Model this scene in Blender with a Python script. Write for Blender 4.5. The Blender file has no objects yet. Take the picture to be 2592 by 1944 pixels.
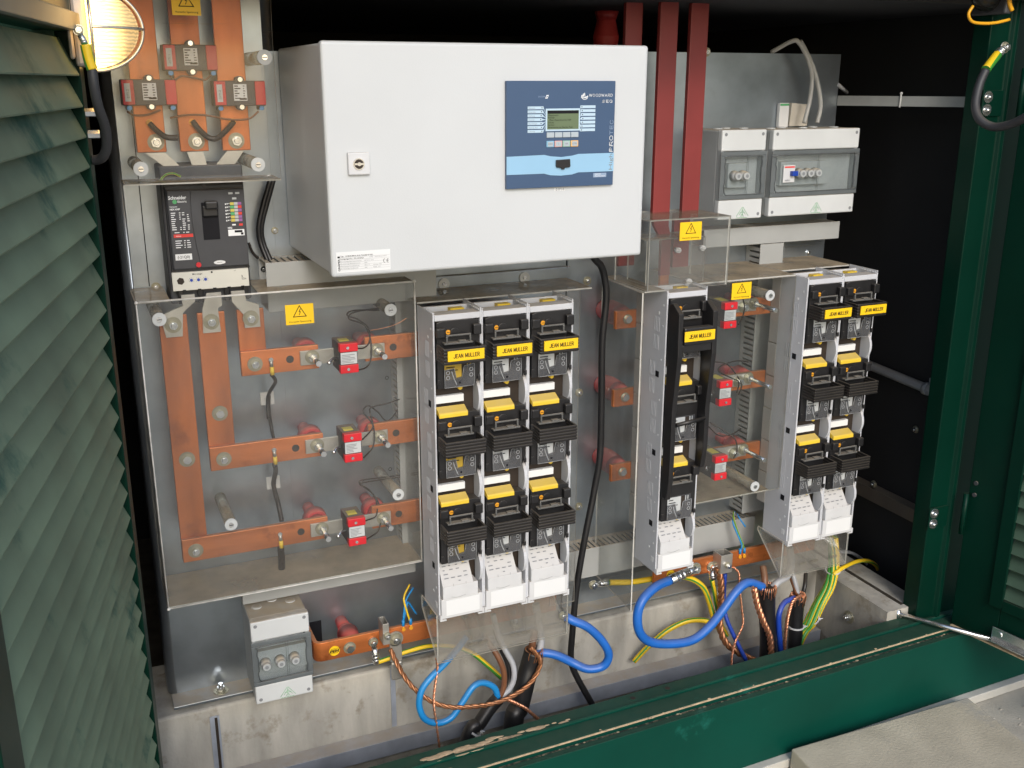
import bpy, bmesh, math, random
from mathutils import Vector, Matrix
random.seed(4)
SC = bpy.context.scene
COL = SC.collection
R = math.radians

# ---------------------------------------------------------------- camera, sky, sun, exposure
cam_d = bpy.data.cameras.new('camera'); cam = bpy.data.objects.new('camera', cam_d); COL.objects.link(cam)
cam_d.sensor_width = 36.0; cam_d.lens = 35.71; cam_d.clip_start = 0.02; cam_d.clip_end = 500
yaw, pitch, roll = 0.4106, 0.2893, 0.0006
fwd = Vector((math.sin(yaw)*math.cos(pitch), math.cos(yaw)*math.cos(pitch), -math.sin(pitch)))
rgt = Vector((math.cos(yaw), -math.sin(yaw), 0)); upv = rgt.cross(fwd)
r2 = rgt*math.cos(roll)+upv*math.sin(roll); u2 = upv*math.cos(roll)-rgt*math.sin(roll)
cam.matrix_world = Matrix(((r2.x,u2.x,-fwd.x,0),(r2.y,u2.y,-fwd.y,-2.03),(r2.z,u2.z,-fwd.z,1.6),(0,0,0,1)))
SC.camera = cam

SUN_EL, SUN_AZ = 31, 190          # azimuth measured from +Y towards +X
wd = bpy.data.worlds.new('World'); SC.world = wd; wd.use_nodes = True
wn = wd.node_tree; sky = wn.nodes.new('ShaderNodeTexSky'); sky.sky_type = 'NISHITA'; sky.sun_disc = False
sky.sun_elevation = R(SUN_EL); sky.sun_rotation = R(SUN_AZ); sky.dust_density = 1.8; sky.air_density = 1.0; sky.ozone_density = 1.0
bg = wn.nodes['Background']; bg.inputs['Strength'].default_value = 0.13
wn.links.new(sky.outputs[0], bg.inputs['Color'])
sl = bpy.data.lights.new('sun', 'SUN'); sun = bpy.data.objects.new('sun', sl); COL.objects.link(sun)
sl.energy = 0.95; sl.angle = R(22); sl.color = (1, .993, .982)
sd = Vector((math.sin(R(SUN_AZ))*math.cos(R(SUN_EL)), math.cos(R(SUN_AZ))*math.cos(R(SUN_EL)), math.sin(R(SUN_EL))))
sun.rotation_euler = sd.to_track_quat('Z', 'Y').to_euler()
sun.location = sd*8
SC.view_settings.view_transform = 'Standard'; SC.view_settings.look = 'None'
SC.view_settings.exposure = 0.60; SC.view_settings.gamma = 1.0; SC.view_settings.use_curve_mapping = False
SC.cycles.transparent_max_bounces = 32; SC.cycles.max_bounces = 8; SC.cycles.use_denoising = True
SC.cycles.sample_clamp_indirect = 6.0

# ---------------------------------------------------------------- materials
DUST = (.40, .325, .225)
def mat(name, col, rough=.5, metal=0.0, var=.12, scale=14.0, bump=0.0, bscale=200.0, dust=0.0, spec=.5,
        spots=None, streak=None, coat=0.0):
    """Paint / metal / plastic. dust = share of tan dust lying on faces that look up; spots = (colour, scale, threshold)."""
    m = bpy.data.materials.new(name); m.use_nodes = True; nt = m.node_tree; N = nt.nodes; L = nt.links
    p = N['Principled BSDF']; p.inputs['Roughness'].default_value = rough; p.inputs['Metallic'].default_value = metal
    p.inputs['Specular IOR Level'].default_value = spec; p.inputs['Coat Weight'].default_value = coat
    geo = N.new('ShaderNodeNewGeometry')
    nz = N.new('ShaderNodeTexNoise'); nz.inputs['Scale'].default_value = scale; nz.inputs['Detail'].default_value = 6
    if streak:
        mp = N.new('ShaderNodeMapping'); mp.inputs['Scale'].default_value = streak
        L.new(geo.outputs['Position'], mp.inputs['Vector']); L.new(mp.outputs[0], nz.inputs['Vector'])
    else: L.new(geo.outputs['Position'], nz.inputs['Vector'])
    mx = N.new('ShaderNodeMix'); mx.data_type = 'RGBA'
    rmp = N.new('ShaderNodeMapRange'); rmp.inputs[1].default_value = .3; rmp.inputs[2].default_value = .7
    L.new(nz.outputs['Fac'], rmp.inputs[0]); L.new(rmp.outputs[0], mx.inputs['Factor'])
    mx.inputs['A'].default_value = tuple(c*(1-var) for c in col)+(1,); mx.inputs['B'].default_value = tuple(min(1, c*(1+var)) for c in col)+(1,)
    out = mx.outputs['Result']; rout = None
    if spots:
        sc_, s_scale, thr = spots
        n2 = N.new('ShaderNodeTexNoise'); n2.inputs['Scale'].default_value = s_scale; n2.inputs['Detail'].default_value = 8; n2.inputs['Roughness'].default_value = .65
        L.new(geo.outputs['Position'], n2.inputs['Vector'])
        r3 = N.new('ShaderNodeMapRange'); r3.inputs[1].default_value = thr; r3.inputs[2].default_value = thr+.12; L.new(n2.outputs['Fac'], r3.inputs[0])
        m2 = N.new('ShaderNodeMix'); m2.data_type = 'RGBA'; L.new(r3.outputs[0], m2.inputs['Factor']); L.new(out, m2.inputs['A'])
        m2.inputs['B'].default_value = tuple(sc_)+(1,); out = m2.outputs['Result']
    if dust > 0:
        sx = N.new('ShaderNodeSeparateXYZ'); L.new(geo.outputs['True Normal'], sx.inputs[0])
        md = N.new('ShaderNodeMapRange'); md.inputs[1].default_value = .35; md.inputs[2].default_value = .95; L.new(sx.outputs['Z'], md.inputs[0])
        n3 = N.new('ShaderNodeTexNoise'); n3.inputs['Scale'].default_value = 30; n3.inputs['Detail'].default_value = 8; L.new(geo.outputs['Position'], n3.inputs['Vector'])
        r4 = N.new('ShaderNodeMapRange'); r4.inputs[1].default_value = .25; r4.inputs[2].default_value = .6; r4.inputs[3].default_value = .55; L.new(n3.outputs['Fac'], r4.inputs[0])
        mm = N.new('ShaderNodeMath'); mm.operation = 'MULTIPLY'; L.new(md.outputs[0], mm.inputs[0]); L.new(r4.outputs[0], mm.inputs[1])
        m3_ = N.new('ShaderNodeMath'); m3_.operation = 'MULTIPLY'; m3_.inputs[1].default_value = dust; L.new(mm.outputs[0], m3_.inputs[0])
        m4 = N.new('ShaderNodeMix'); m4.data_type = 'RGBA'; L.new(m3_.outputs[0], m4.inputs['Factor']); L.new(out, m4.inputs['A']); m4.inputs['B'].default_value = DUST+(1,)
        out = m4.outputs['Result']
        rr = N.new('ShaderNodeMapRange'); rr.inputs[3].default_value = rough; rr.inputs[4].default_value = .95; L.new(m3_.outputs[0], rr.inputs[0]); rout = rr.outputs[0]
        if metal > 0:
            rm = N.new('ShaderNodeMapRange'); rm.inputs[3].default_value = metal; rm.inputs[4].default_value = 0; L.new(m3_.outputs[0], rm.inputs[0]); L.new(rm.outputs[0], p.inputs['Metallic'])
    if rout is None:
        rr = N.new('ShaderNodeMapRange'); rr.inputs[3].default_value = max(.03, rough*.82); rr.inputs[4].default_value = min(1, rough*1.18); L.new(nz.outputs['Fac'], rr.inputs[0]); rout = rr.outputs[0]
    L.new(rout, p.inputs['Roughness']); L.new(out, p.inputs['Base Color'])
    if bump > 0:
        nb = N.new('ShaderNodeTexNoise'); nb.inputs['Scale'].default_value = bscale; nb.inputs['Detail'].default_value = 4; L.new(geo.outputs['Position'], nb.inputs['Vector'])
        b = N.new('ShaderNodeBump'); b.inputs['Strength'].default_value = bump; b.inputs['Distance'].default_value = .002; L.new(nb.outputs['Fac'], b.inputs['Height']); L.new(b.outputs[0], p.inputs['Normal'])
    return m

def clear(name, tint=(.93,.94,.93), haze=.05, hazecol=(.45,.44,.42), dust=.6, gloss=.9, rough=.06):
    """Thin clear plastic sheet: see-through, Fresnel reflection, some haze, dust lying on top faces."""
    m = bpy.data.materials.new(name); m.use_nodes = True; nt = m.node_tree; N = nt.nodes; L = nt.links
    for n in list(N):
        if n.type == 'BSDF_PRINCIPLED': N.remove(n)
    o = N['Material Output']; geo = N.new('ShaderNodeNewGeometry')
    t = N.new('ShaderNodeBsdfTransparent'); t.inputs[0].default_value = tint+(1,)
    d = N.new('ShaderNodeBsdfDiffuse')
    g = N.new('ShaderNodeBsdfGlossy'); g.inputs['Roughness'].default_value = rough
    sx = N.new('ShaderNodeSeparateXYZ'); L.new(geo.outputs['True Normal'], sx.inputs[0])
    ab = N.new('ShaderNodeMath'); ab.operation = 'ABSOLUTE'; L.new(sx.outputs['Z'], ab.inputs[0])
    md = N.new('ShaderNodeMapRange'); md.inputs[1].default_value = .5; md.inputs[2].default_value = .95; md.inputs[3].default_value = haze; md.inputs[4].default_value = dust
    L.new(ab.outputs[0], md.inputs[0])
    n3 = N.new('ShaderNodeTexNoise'); n3.inputs['Scale'].default_value = 9; n3.inputs['Detail'].default_value = 9; n3.inputs['Roughness'].default_value = .6; L.new(geo.outputs['Position'], n3.inputs['Vector'])
    r4 = N.new('ShaderNodeMapRange'); r4.inputs[1].default_value = .3; r4.inputs[2].default_value = .7; r4.inputs[3].default_value = .5; r4.inputs[4].default_value = 1.35; L.new(n3.outputs['Fac'], r4.inputs[0])
    mm = N.new('ShaderNodeMath'); mm.operation = 'MULTIPLY'; mm.use_clamp = True; L.new(md.outputs[0], mm.inputs[0]); L.new(r4.outputs[0], mm.inputs[1])
    mc = N.new('ShaderNodeMix'); mc.data_type = 'RGBA'; mc.inputs['A'].default_value = hazecol+(1,); mc.inputs['B'].default_value = DUST+(1,)
    mr2 = N.new('ShaderNodeMapRange'); mr2.inputs[1].default_value = .5; mr2.inputs[2].default_value = .95; L.new(ab.outputs[0], mr2.inputs[0]); L.new(mr2.outputs[0], mc.inputs['Factor'])
    L.new(mc.outputs['Result'], d.inputs['Color'])
    s1 = N.new('ShaderNodeMixShader'); L.new(mm.outputs[0], s1.inputs[0]); L.new(t.outputs[0], s1.inputs[1]); L.new(d.outputs[0], s1.inputs[2])
    fr = N.new('ShaderNodeFresnel'); bf = N.new('ShaderNodeMapRange'); bf.inputs[3].default_value = 1.46; bf.inputs[4].default_value = 1/1.46; L.new(geo.outputs['Backfacing'], bf.inputs[0]); L.new(bf.outputs[0], fr.inputs[0])
    fm = N.new('ShaderNodeMath'); fm.operation = 'MULTIPLY'; fm.inputs[1].default_value = gloss; L.new(fr.outputs[0], fm.inputs[0])
    # dusty top faces do not mirror
    iv = N.new('ShaderNodeMath'); iv.operation = 'SUBTRACT'; iv.inputs[0].default_value = 1; L.new(mm.outputs[0], iv.inputs[1])
    f2 = N.new('ShaderNodeMath'); f2.operation = 'MULTIPLY'; L.new(fm.outputs[0], f2.inputs[0]); L.new(iv.outputs[0], f2.inputs[1])
    s2 = N.new('ShaderNodeMixShader'); L.new(f2.outputs[0], s2.inputs[0]); L.new(s1.outputs[0], s2.inputs[1]); L.new(g.outputs[0], s2.inputs[2])
    L.new(s2.outputs[0], o.inputs['Surface'])
    return m

GALV = mat('galvanised_steel', (.405,.455,.50), .30, .85, .26, 8, .05, 60, dust=.8, spots=((.38,.42,.46), 4, .56))
GALVD = mat('galvanised_beam', (.46,.50,.57), .45, .45, .2, 14, .05, 60, dust=.7)
STEEL = mat('zinc_bolt', (.80,.81,.80), .22, .95, .12, 60)
ALU = mat('tinned_link', (.52,.50,.45), .38, .7, .12, 30)
COPPER = mat('copper_bar', (.62,.190,.055), .36, .52, .34, 24, .04, 80, dust=.35, spots=((.33,.090,.024), 16, .555), streak=(.14,1,1))
COPPERV = mat('copper_upright', (.55,.165,.048), .36, .52, .32, 18, .04, 80, dust=.35, spots=((.32,.10,.040), 8, .535), streak=(1,1,.22))
WASH = mat('passivated_washer', (.33,.31,.225), .42, .5, .12, 40)
COPW = mat('copper_wire', (.80,.38,.22), .33, .85, .2, 120)
COPD = mat('tarnished_copper', (.42,.19,.09), .42, .7, .3, 150)
WHITE = mat('white_enamel', (.585,.605,.615), .42, 0, .02, 6, .10, 420, dust=.25)
LGREY = mat('light_grey_plastic', (.57,.585,.615), .45, 0, .05, 12, dust=.7)
LGREY2 = mat('pale_box_plastic', (.62,.64,.64), .5, 0, .05, 12, .03, 300, dust=.85)
BGREY = mat('box_grey_plastic', (.40,.42,.42), .5, 0, .06, 12, .03, 300, dust=.9)
DUCT = mat('duct_grey', (.37,.38,.37), .5, 0, .05, 14, dust=.8, spots=((.40,.35,.26), 7, .66))
WPLA = mat('white_plastic', (.62,.625,.63), .5, 0, .04, 30, dust=.5, spots=((.62,.58,.50), 60, .70))
WLAB = mat('white_label', (.76,.77,.77), .6, 0, .01, 10)
BLACK = mat('black_plastic', (.015,.0145,.0155), .36, 0, .2, 30, .03, 300, dust=.14)
BLACK2 = mat('black_ribbed_plastic', (.019,.017,.016), .34, 0, .2, 40, dust=.18)
CHAR = mat('charcoal_plastic', (.050,.052,.058), .48, 0, .12, 20, .04, 300, dust=.4)
DARK = mat('dark_recess', (.030,.020,.013), .7, 0, .2, 40)
YEL = mat('yellow_plastic', (.80,.545,.04), .42, 0, .06, 30, dust=.45)
YLAB = mat('yellow_label', (.92,.58,.01), .42, 0, .02, 30)
ORA = mat('orange_screw', (.75,.33,.02), .4, 0, .1, 30)
RED = mat('red_plastic', (.60,.018,.028), .42, 0, .08, 30, dust=.25)
REDI = mat('red_epoxy', (.58,.06,.06), .4, 0, .1, 20, dust=.3)
MAROON = mat('red_bar_sleeve', (.235,.032,.030), .45, 0, .10, 10, .02, 120)
BLUE = mat('blue_insulation', (.018,.14,.52), .36, 0, .08, 20, dust=.18)
LBLUE = mat('light_blue_insulation', (.015,.24,.58), .34, 0, .08, 20, dust=.12)
DBLUE = mat('dark_blue_insulation', (.012,.055,.38), .38, 0, .08, 20, dust=.2)
GREYC = mat('grey_insulation', (.40,.41,.43), .4, 0, .06, 30, dust=.2)
BROWN = mat('brown_insulation', (.18,.075,.035), .42, 0, .1, 30, dust=.3)
BLACKC = mat('black_insulation', (.014,.014,.015), .38, 0, .2, 30, dust=.12)
WIREB = mat('brown_black_wire', (.022,.016,.013), .45, 0, .2, 40, dust=.1)
GREENW = mat('green_stripe', (.05,.30,.04), .4, 0, .08, 30)
YELW = mat('yellow_insulation', (.82,.55,.02), .4, 0, .06, 30, dust=.2)
GREEN = mat('green_paint', (.002,.050,.034), .42, 0, .14, 5, .02, 90, dust=.07, spec=.12, spots=((.015,.15,.115), 6, .64))
GREEND = mat('green_paint_clean', (.001,.022,.013), .36, 0, .15, 5, .02, 60, dust=.05, spec=.14)
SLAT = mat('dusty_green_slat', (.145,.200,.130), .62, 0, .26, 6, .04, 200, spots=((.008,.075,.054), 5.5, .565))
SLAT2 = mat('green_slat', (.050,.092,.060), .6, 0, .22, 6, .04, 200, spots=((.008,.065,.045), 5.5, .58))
CONC = mat('cast_concrete', (.415,.395,.345), .9, 0, .26, 13, .6, 90, spots=((.27,.235,.18), 14, .56), streak=(1.6,1.6,.4))
PAVE = mat('paving_concrete', (.50,.45,.345), .92, 0, .15, 9, .55, 160, spots=((.37,.355,.32), 5, .55))
GROUND = mat('ground_concrete', (.44,.405,.335), .95, 0, .16, 12, .6, 140, spots=((.34,.29,.215), 6, .60))
KERBW = mat('white_plinth', (.55,.53,.47), .8, 0, .10, 14, .2, 120)
SAND = mat('dry_sand', (.50,.375,.235), .97, 0, .22, 60, .6, 260)
RUBBER = mat('dirty_gutter', (.030,.042,.030), .9, 0, .3, 90, .5, 200, spots=((.22,.17,.11), 75, .47))
ROOMD = mat('dark_room', (.020,.020,.021), .85, 0, .2, 4)  # shade of the deep unlit room put into near-black walls
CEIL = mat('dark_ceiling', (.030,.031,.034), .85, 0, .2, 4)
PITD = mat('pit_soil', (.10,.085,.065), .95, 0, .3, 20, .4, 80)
RELB = mat('relay_blue', (.046,.090,.175), .38, 0, .02, 20)
RELL = mat('relay_light_blue', (.29,.51,.70), .38, 0, .02, 20)
RELT = mat('relay_pale', (.48,.63,.74), .45, 0, .02, 20)
LCD = mat('display_green', (.13,.18,.10), .25, 0, .03, 20)
INK = mat('black_ink', (.014,.014,.017), .6, 0, 0, 10, spec=.12)
INKG = mat('grey_ink', (.22,.23,.24), .6, 0, 0, 10)
INKW = mat('white_ink', (.85,.87,.88), .6, 0, 0, 10)
INKR = mat('red_ink', (.70,.05,.04), .6, 0, 0, 10)
INKGR = mat('green_ink', (.10,.42,.16), .6, 0, 0, 10)
INKP = mat('purple_ink', (.30,.12,.33), .6, 0, 0, 10)
INKY = mat('ochre_ink', (.62,.52,.10), .6, 0, 0, 10)
CREAM = mat('cream_panel', (.66,.65,.58), .5, 0, .03, 20, dust=.3)
NYLON = mat('nylon_tie', (.66,.66,.64), .4, 0, .04, 30)
PUCK = mat('grey_nylon_washer', (.52,.54,.54), .42, 0, .05, 20)
ACR = clear('clear_acrylic', tint=(.965,.97,.965), haze=.052)
ACRD = clear('dusty_acrylic', tint=(.95,.955,.95), haze=.07, hazecol=(.42,.39,.34), dust=.75)
ACRE = mat('acrylic_edge', (.50,.49,.45), .35, 0, .2, 30, dust=.6)
ROD = clear('acrylic_rod', tint=(.82,.80,.74), haze=.34, hazecol=(.45,.42,.36), dust=.55, gloss=1.0)
SMOKE = clear('smoky_clear_plastic', tint=(.86,.88,.88), haze=.12, hazecol=(.27,.29,.30), dust=.3, gloss=1.2)
LIDW = clear('grey_lid_window', tint=(.60,.61,.62), haze=.22, hazecol=(.30,.30,.31), dust=.3, gloss=1.2)
FRAME = mat('smoky_frame', (.085,.095,.10), .25, 0, .1, 20, dust=.2)
HOOK = mat('smoky_hook', (.12,.12,.115), .3, 0, .15, 30, dust=.5)

def lamp_mat(name, col, hot, s_base, s_tip, x0, x1, ribs=True):
    """Lit ribbed glass: brightest by the bulb at the base, dimmer towards the tip of the dome."""
    m = bpy.data.materials.new(name); m.use_nodes = True; N = m.node_tree.nodes; L = m.node_tree.links
    p = N['Principled BSDF']; p.inputs['Base Color'].default_value = (.5,.42,.25,1); p.inputs['Roughness'].default_value = .15
    geo = N.new('ShaderNodeNewGeometry'); sx = N.new('ShaderNodeSeparateXYZ'); L.new(geo.outputs['Position'], sx.inputs[0])
    mr = N.new('ShaderNodeMapRange'); mr.interpolation_type = 'SMOOTHSTEP'
    mr.inputs[1].default_value = x0; mr.inputs[2].default_value = x1; mr.inputs[3].default_value = s_base; mr.inputs[4].default_value = s_tip
    L.new(sx.outputs['X'], mr.inputs[0])
    w = N.new('ShaderNodeTexWave'); w.bands_direction = 'Z'; w.inputs['Scale'].default_value = 62; w.inputs['Distortion'].default_value = 3.0; w.inputs['Detail Scale'].default_value = 1.5
    L.new(geo.outputs['Position'], w.inputs['Vector'])
    wr = N.new('ShaderNodeMapRange'); wr.inputs[3].default_value = .55; wr.inputs[4].default_value = 1.25; L.new(w.outputs['Fac'], wr.inputs[0])
    mu = N.new('ShaderNodeMath'); mu.operation = 'MULTIPLY'; L.new(mr.outputs[0], mu.inputs[0]); L.new(wr.outputs[0], mu.inputs[1])
    p.inputs['Emission Color'].default_value = col+(1,); L.new(mu.outputs[0], p.inputs['Emission Strength'])
    return m
LAMP = lamp_mat('lit_ribbed_glass', (1,.60,.20), None, 4.2, .42, .062, .112)
LCAST = mat('lamp_grey_casting', (.45,.42,.40), .4, .4, .1, 20)
WIRE = mat('bright_wire_guard', (.75,.70,.60), .3, .8, .05, 20)
AMBER = mat('yellow_guard', (.85,.42,.02), .4, 0, .1, 20)

def stripe_cable(name, share=.46):
    """Green and yellow insulation in two lengthwise stripes, from the tube's own UV (u runs round the cable)."""
    m = bpy.data.materials.new(name); m.use_nodes = True; N = m.node_tree.nodes; L = m.node_tree.links; p = N['Principled BSDF']
    p.inputs['Roughness'].default_value = .4
    uv = N.new('ShaderNodeUVMap'); sx = N.new('ShaderNodeSeparateXYZ'); L.new(uv.outputs[0], sx.inputs[0])
    mu = N.new('ShaderNodeMath'); mu.operation = 'MULTIPLY_ADD'; mu.inputs[1].default_value = 2.0; L.new(sx.outputs['X'], mu.inputs[0])
    tw = N.new('ShaderNodeMath'); tw.operation = 'MULTIPLY'; tw.inputs[1].default_value = .12; L.new(sx.outputs['Y'], tw.inputs[0]); L.new(tw.outputs[0], mu.inputs[2])
    fr = N.new('ShaderNodeMath'); fr.operation = 'FRACT'; L.new(mu.outputs[0], fr.inputs[0])
    gt = N.new('ShaderNodeMath'); gt.operation = 'GREATER_THAN'; gt.inputs[1].default_value = share; L.new(fr.outputs[0], gt.inputs[0])
    mx = N.new('ShaderNodeMix'); mx.data_type = 'RGBA'; L.new(gt.outputs[0], mx.inputs['Factor'])
    mx.inputs['A'].default_value = (.05,.27,.04,1); mx.inputs['B'].default_value = (.82,.55,.02,1)
    L.new(mx.outputs['Result'], p.inputs['Base Color'])
    return m
GY = stripe_cable('green_yellow_insulation'); GYY = stripe_cable('yellow_green_insulation', .20)

# ---------------------------------------------------------------- geometry helpers
def spline(pts, k=6):
    pts = [Vector(p) for p in pts]
    if len(pts) < 3: return pts
    P = [pts[0]*2-pts[1]]+pts+[pts[-1]*2-pts[-2]]; out = []
    for i in range(1, len(P)-2):
        a, b, c, d = P[i-1:i+3]
        for j in range(k):
            t = j/k
            out.append(.5*((2*b)+(c-a)*t+(2*a-5*b+4*c-d)*t*t+(3*b-a-3*c+d)*t**3))
    out.append(pts[-1]); return out

class G:
    """Collects shapes and links them as one mesh object; off is the thing's own origin."""
    def __init__(s, off=(0,0,0)):
        s.bm = bmesh.new(); s.off = Vector(off); s.uv = s.bm.loops.layers.uv.new('UVMap')
    def _v(s, p): return s.bm.verts.new(Vector(p)-s.off)
    def box(s, a, b, bev=0.0, mi=0, seg=2):
        x0,y0,z0 = a; x1,y1,z1 = b
        v = [s._v(p) for p in ((x0,y0,z0),(x1,y0,z0),(x1,y1,z0),(x0,y1,z0),(x0,y0,z1),(x1,y0,z1),(x1,y1,z1),(x0,y1,z1))]
        F = [s.bm.faces.new([v[i] for i in f]) for f in ((0,3,2,1),(4,5,6,7),(0,1,5,4),(1,2,6,5),(2,3,7,6),(3,0,4,7))]
        for f in F: f.material_index = mi
        if bev > 0:
            bev = min(bev, .45*min(abs(x1-x0),abs(y1-y0),abs(z1-z0)))
            r = bmesh.ops.bevel(s.bm, geom=list({e for f in F for e in f.edges}), offset=bev, segments=seg, profile=.5, affect='EDGES', clamp_overlap=True)
            for f in r['faces']: f.material_index = mi; f.smooth = False
        return s
    def cyl(s, p, q, r, n=14, r2=None, mi=0, caps=True):
        p = Vector(p); q = Vector(q); d = (q-p).normalized(); r2 = r if r2 is None else r2
        a = d.orthogonal().normalized(); b = d.cross(a)
        A = [s._v(p+(a*math.cos(t)+b*math.sin(t))*r) for t in (2*math.pi*i/n for i in range(n))]
        B = [s._v(q+(a*math.cos(t)+b*math.sin(t))*r2) for t in (2*math.pi*i/n for i in range(n))]
        for i in range(n):
            f = s.bm.faces.new((A[i],A[(i+1)%n],B[(i+1)%n],B[i])); f.smooth = n > 6; f.material_index = mi
        if caps:
            for f in (s.bm.faces.new(A[::-1]), s.bm.faces.new(B)): f.material_index = mi
        return s
    def ring(s, c, d, r0, r1, n=20, mi=0, h=0.0):
        c = Vector(c); d = Vector(d).normalized(); a = d.orthogonal().normalized(); b = d.cross(a)
        def lp(r, o): return [s._v(c+d*o+(a*math.cos(t)+b*math.sin(t))*r) for t in (2*math.pi*i/n for i in range(n))]
        A, B = lp(r0, h), lp(r1, h)
        for i in range(n): s.bm.faces.new((A[i],B[i],B[(i+1)%n],A[(i+1)%n])).material_index = mi
        return s
    def tube(s, pts, r, n=8, mi=0, k=6, caps=True, rad=None):
        P = spline(pts, k) if k else [Vector(p) for p in pts]
        d = (P[1]-P[0]).normalized(); a = d.orthogonal().normalized(); rings = []; L = 0; Ls = []
        for i, p in enumerate(P):
            t = (P[min(i+1,len(P)-1)]-P[max(i-1,0)]).normalized()
            a = (a-t*a.dot(t)).normalized(); b = t.cross(a)
            rr = rad(i/(len(P)-1)) if rad else r
            rings.append([s._v(p+(a*math.cos(2*math.pi*j/n)+b*math.sin(2*math.pi*j/n))*rr) for j in range(n)])
            if i: L += (p-P[i-1]).length
            Ls.append(L)
        for i in range(len(P)-1):
            for j in range(n):
                f = s.bm.faces.new((rings[i][j],rings[i][(j+1)%n],rings[i+1][(j+1)%n],rings[i+1][j])); f.smooth = True; f.material_index = mi
                for lp, uv in zip(f.loops, ((j/n,Ls[i]/.1),((j+1)/n,Ls[i]/.1),((j+1)/n,Ls[i+1]/.1),(j/n,Ls[i+1]/.1))): lp[s.uv].uv = uv
        if caps:
            for f in (s.bm.faces.new(rings[0][::-1]), s.bm.faces.new(rings[-1])): f.material_index = mi
        return s
    def twist(s, pts, r, strands=3, turns=90, n=6, mi=0, sr=None):
        P = spline(pts, 10); d = (P[1]-P[0]).normalized(); a = d.orthogonal().normalized(); tot = 0
        lines = [[] for _ in range(strands)]
        for i, p in enumerate(P):
            t = (P[min(i+1,len(P)-1)]-P[max(i-1,0)]).normalized(); a = (a-t*a.dot(t)).normalized(); b = t.cross(a)
            if i: tot += (p-P[i-1]).length
            for q in range(strands):
                th = tot*turns+2*math.pi*q/strands
                lines[q].append(p+(a*math.cos(th)+b*math.sin(th))*r*.55)
        for l in lines: s.tube(l, sr or r*.6, n, mi, 0)
        return s
    def prism(s, poly, y0, y1, mi=0, axis='Y', bev=0):
        """poly in (x,z) pushed along Y, or with axis='X' poly in (y,z) pushed along X, or axis='Z' poly in (x,y)."""
        def P(a, b, t): return (a,t,b) if axis == 'Y' else ((t,a,b) if axis == 'X' else (a,b,t))
        A = [s._v(P(a,b,y0)) for a, b in poly]; B = [s._v(P(a,b,y1)) for a, b in poly]; n = len(poly); F = []
        for i in range(n): F.append(s.bm.faces.new((A[i],A[(i+1)%n],B[(i+1)%n],B[i])))
        F += [s.bm.faces.new(A[::-1]), s.bm.faces.new(B)]
        for f in F: f.material_index = mi
        bmesh.ops.recalc_face_normals(s.bm, faces=F)
        if bev:
            r = bmesh.ops.bevel(s.bm, geom=list({e for f in F for e in f.edges}), offset=bev, segments=2, profile=.5, affect='EDGES', clamp_overlap=True)
            for f in r['faces']: f.material_index = mi
        return s
    def sheet(s, pts, th, mi=0):
        """flat sheet through the points, th thick"""
        pts = [Vector(p) for p in pts]; nrm = (pts[1]-pts[0]).cross(pts[2]-pts[0]).normalized()*th/2
        A = [s._v(p-nrm) for p in pts]; B = [s._v(p+nrm) for p in pts]; n = len(pts); F = []
        F += [s.bm.faces.new(A[::-1]), s.bm.faces.new(B)]
        for f in F: f.material_index = mi
        for i in range(n):
            f = s.bm.faces.new((A[i],A[(i+1)%n],B[(i+1)%n],B[i])); f.material_index = mi+1 if s.edge else mi; F.append(f)
        bmesh.ops.recalc_face_normals(s.bm, faces=F); return s
    edge = False; wash = False
    def quad(s, pts, mi=0):
        s.bm.faces.new([s._v(p) for p in pts]).material_index = mi; return s
    def sph(s, c, rx, ry, rz, nu=16, nv=8, v0=-90, v1=90, axis='Z', mi=0):
        rows = []
        for i in range(nv+1):
            ph = R(v0+(v1-v0)*i/nv); row = []
            for j in range(nu):
                th = 2*math.pi*j/nu; a, b, h = math.cos(ph)*math.cos(th), math.cos(ph)*math.sin(th), math.sin(ph)
                q = (a,b,h) if axis == 'Z' else ((h,a,b) if axis == 'X' else (b,-h,a))
                row.append(s._v((c[0]+rx*q[0],c[1]+ry*q[1],c[2]+rz*q[2])))
            rows.append(row)
        F = []
        for i in range(nv):
            for j in range(nu):
                f = s.bm.faces.new((rows[i][j],rows[i][(j+1)%nu],rows[i+1][(j+1)%nu],rows[i+1][j])); f.smooth = True; f.material_index = mi; F.append(f)
        bmesh.ops.remove_doubles(s.bm, verts=[v for r_ in rows for v in r_], dist=1e-6)
        return s
    def hexbolt(s, p, d=(0,-1,0), r=.007, h=.006, washer=.0115, mi=0, nut=True, stud=0.0):
        p = Vector(p); d = Vector(d).normalized()
        if washer: s.cyl(p, p+d*.0018, washer, 20, mi=mi+1); p = p+d*.0018; s.wash = True
        s.cyl(p, p+d*.0012, r*1.22, 16, mi=mi+1 if washer else mi); p = p+d*.0012
        s.cyl(p, p+d*h, r, 6, r*.96, mi=mi)
        if stud: s.cyl(p+d*h, p+d*(h+stud), r*.62, 12, mi=mi)
        elif nut: s.cyl(p+d*h, p+d*(h+.002), r*.62, 10, r*.5, mi=mi)
        return s
    def fin(s, name, m, parent=None, smooth=None, mesh_only=False):
        me = bpy.data.meshes.new(name); s.bm.normal_update(); s.bm.to_mesh(me); s.bm.free()
        for q in (m if isinstance(m, (list, tuple)) else [m]): me.materials.append(q)
        if s.wash and len(me.materials) == 1: me.materials.append(WASH)
        o = bpy.data.objects.new(name, me); COL.objects.link(o)
        if parent: o.parent = parent
        return o

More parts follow.
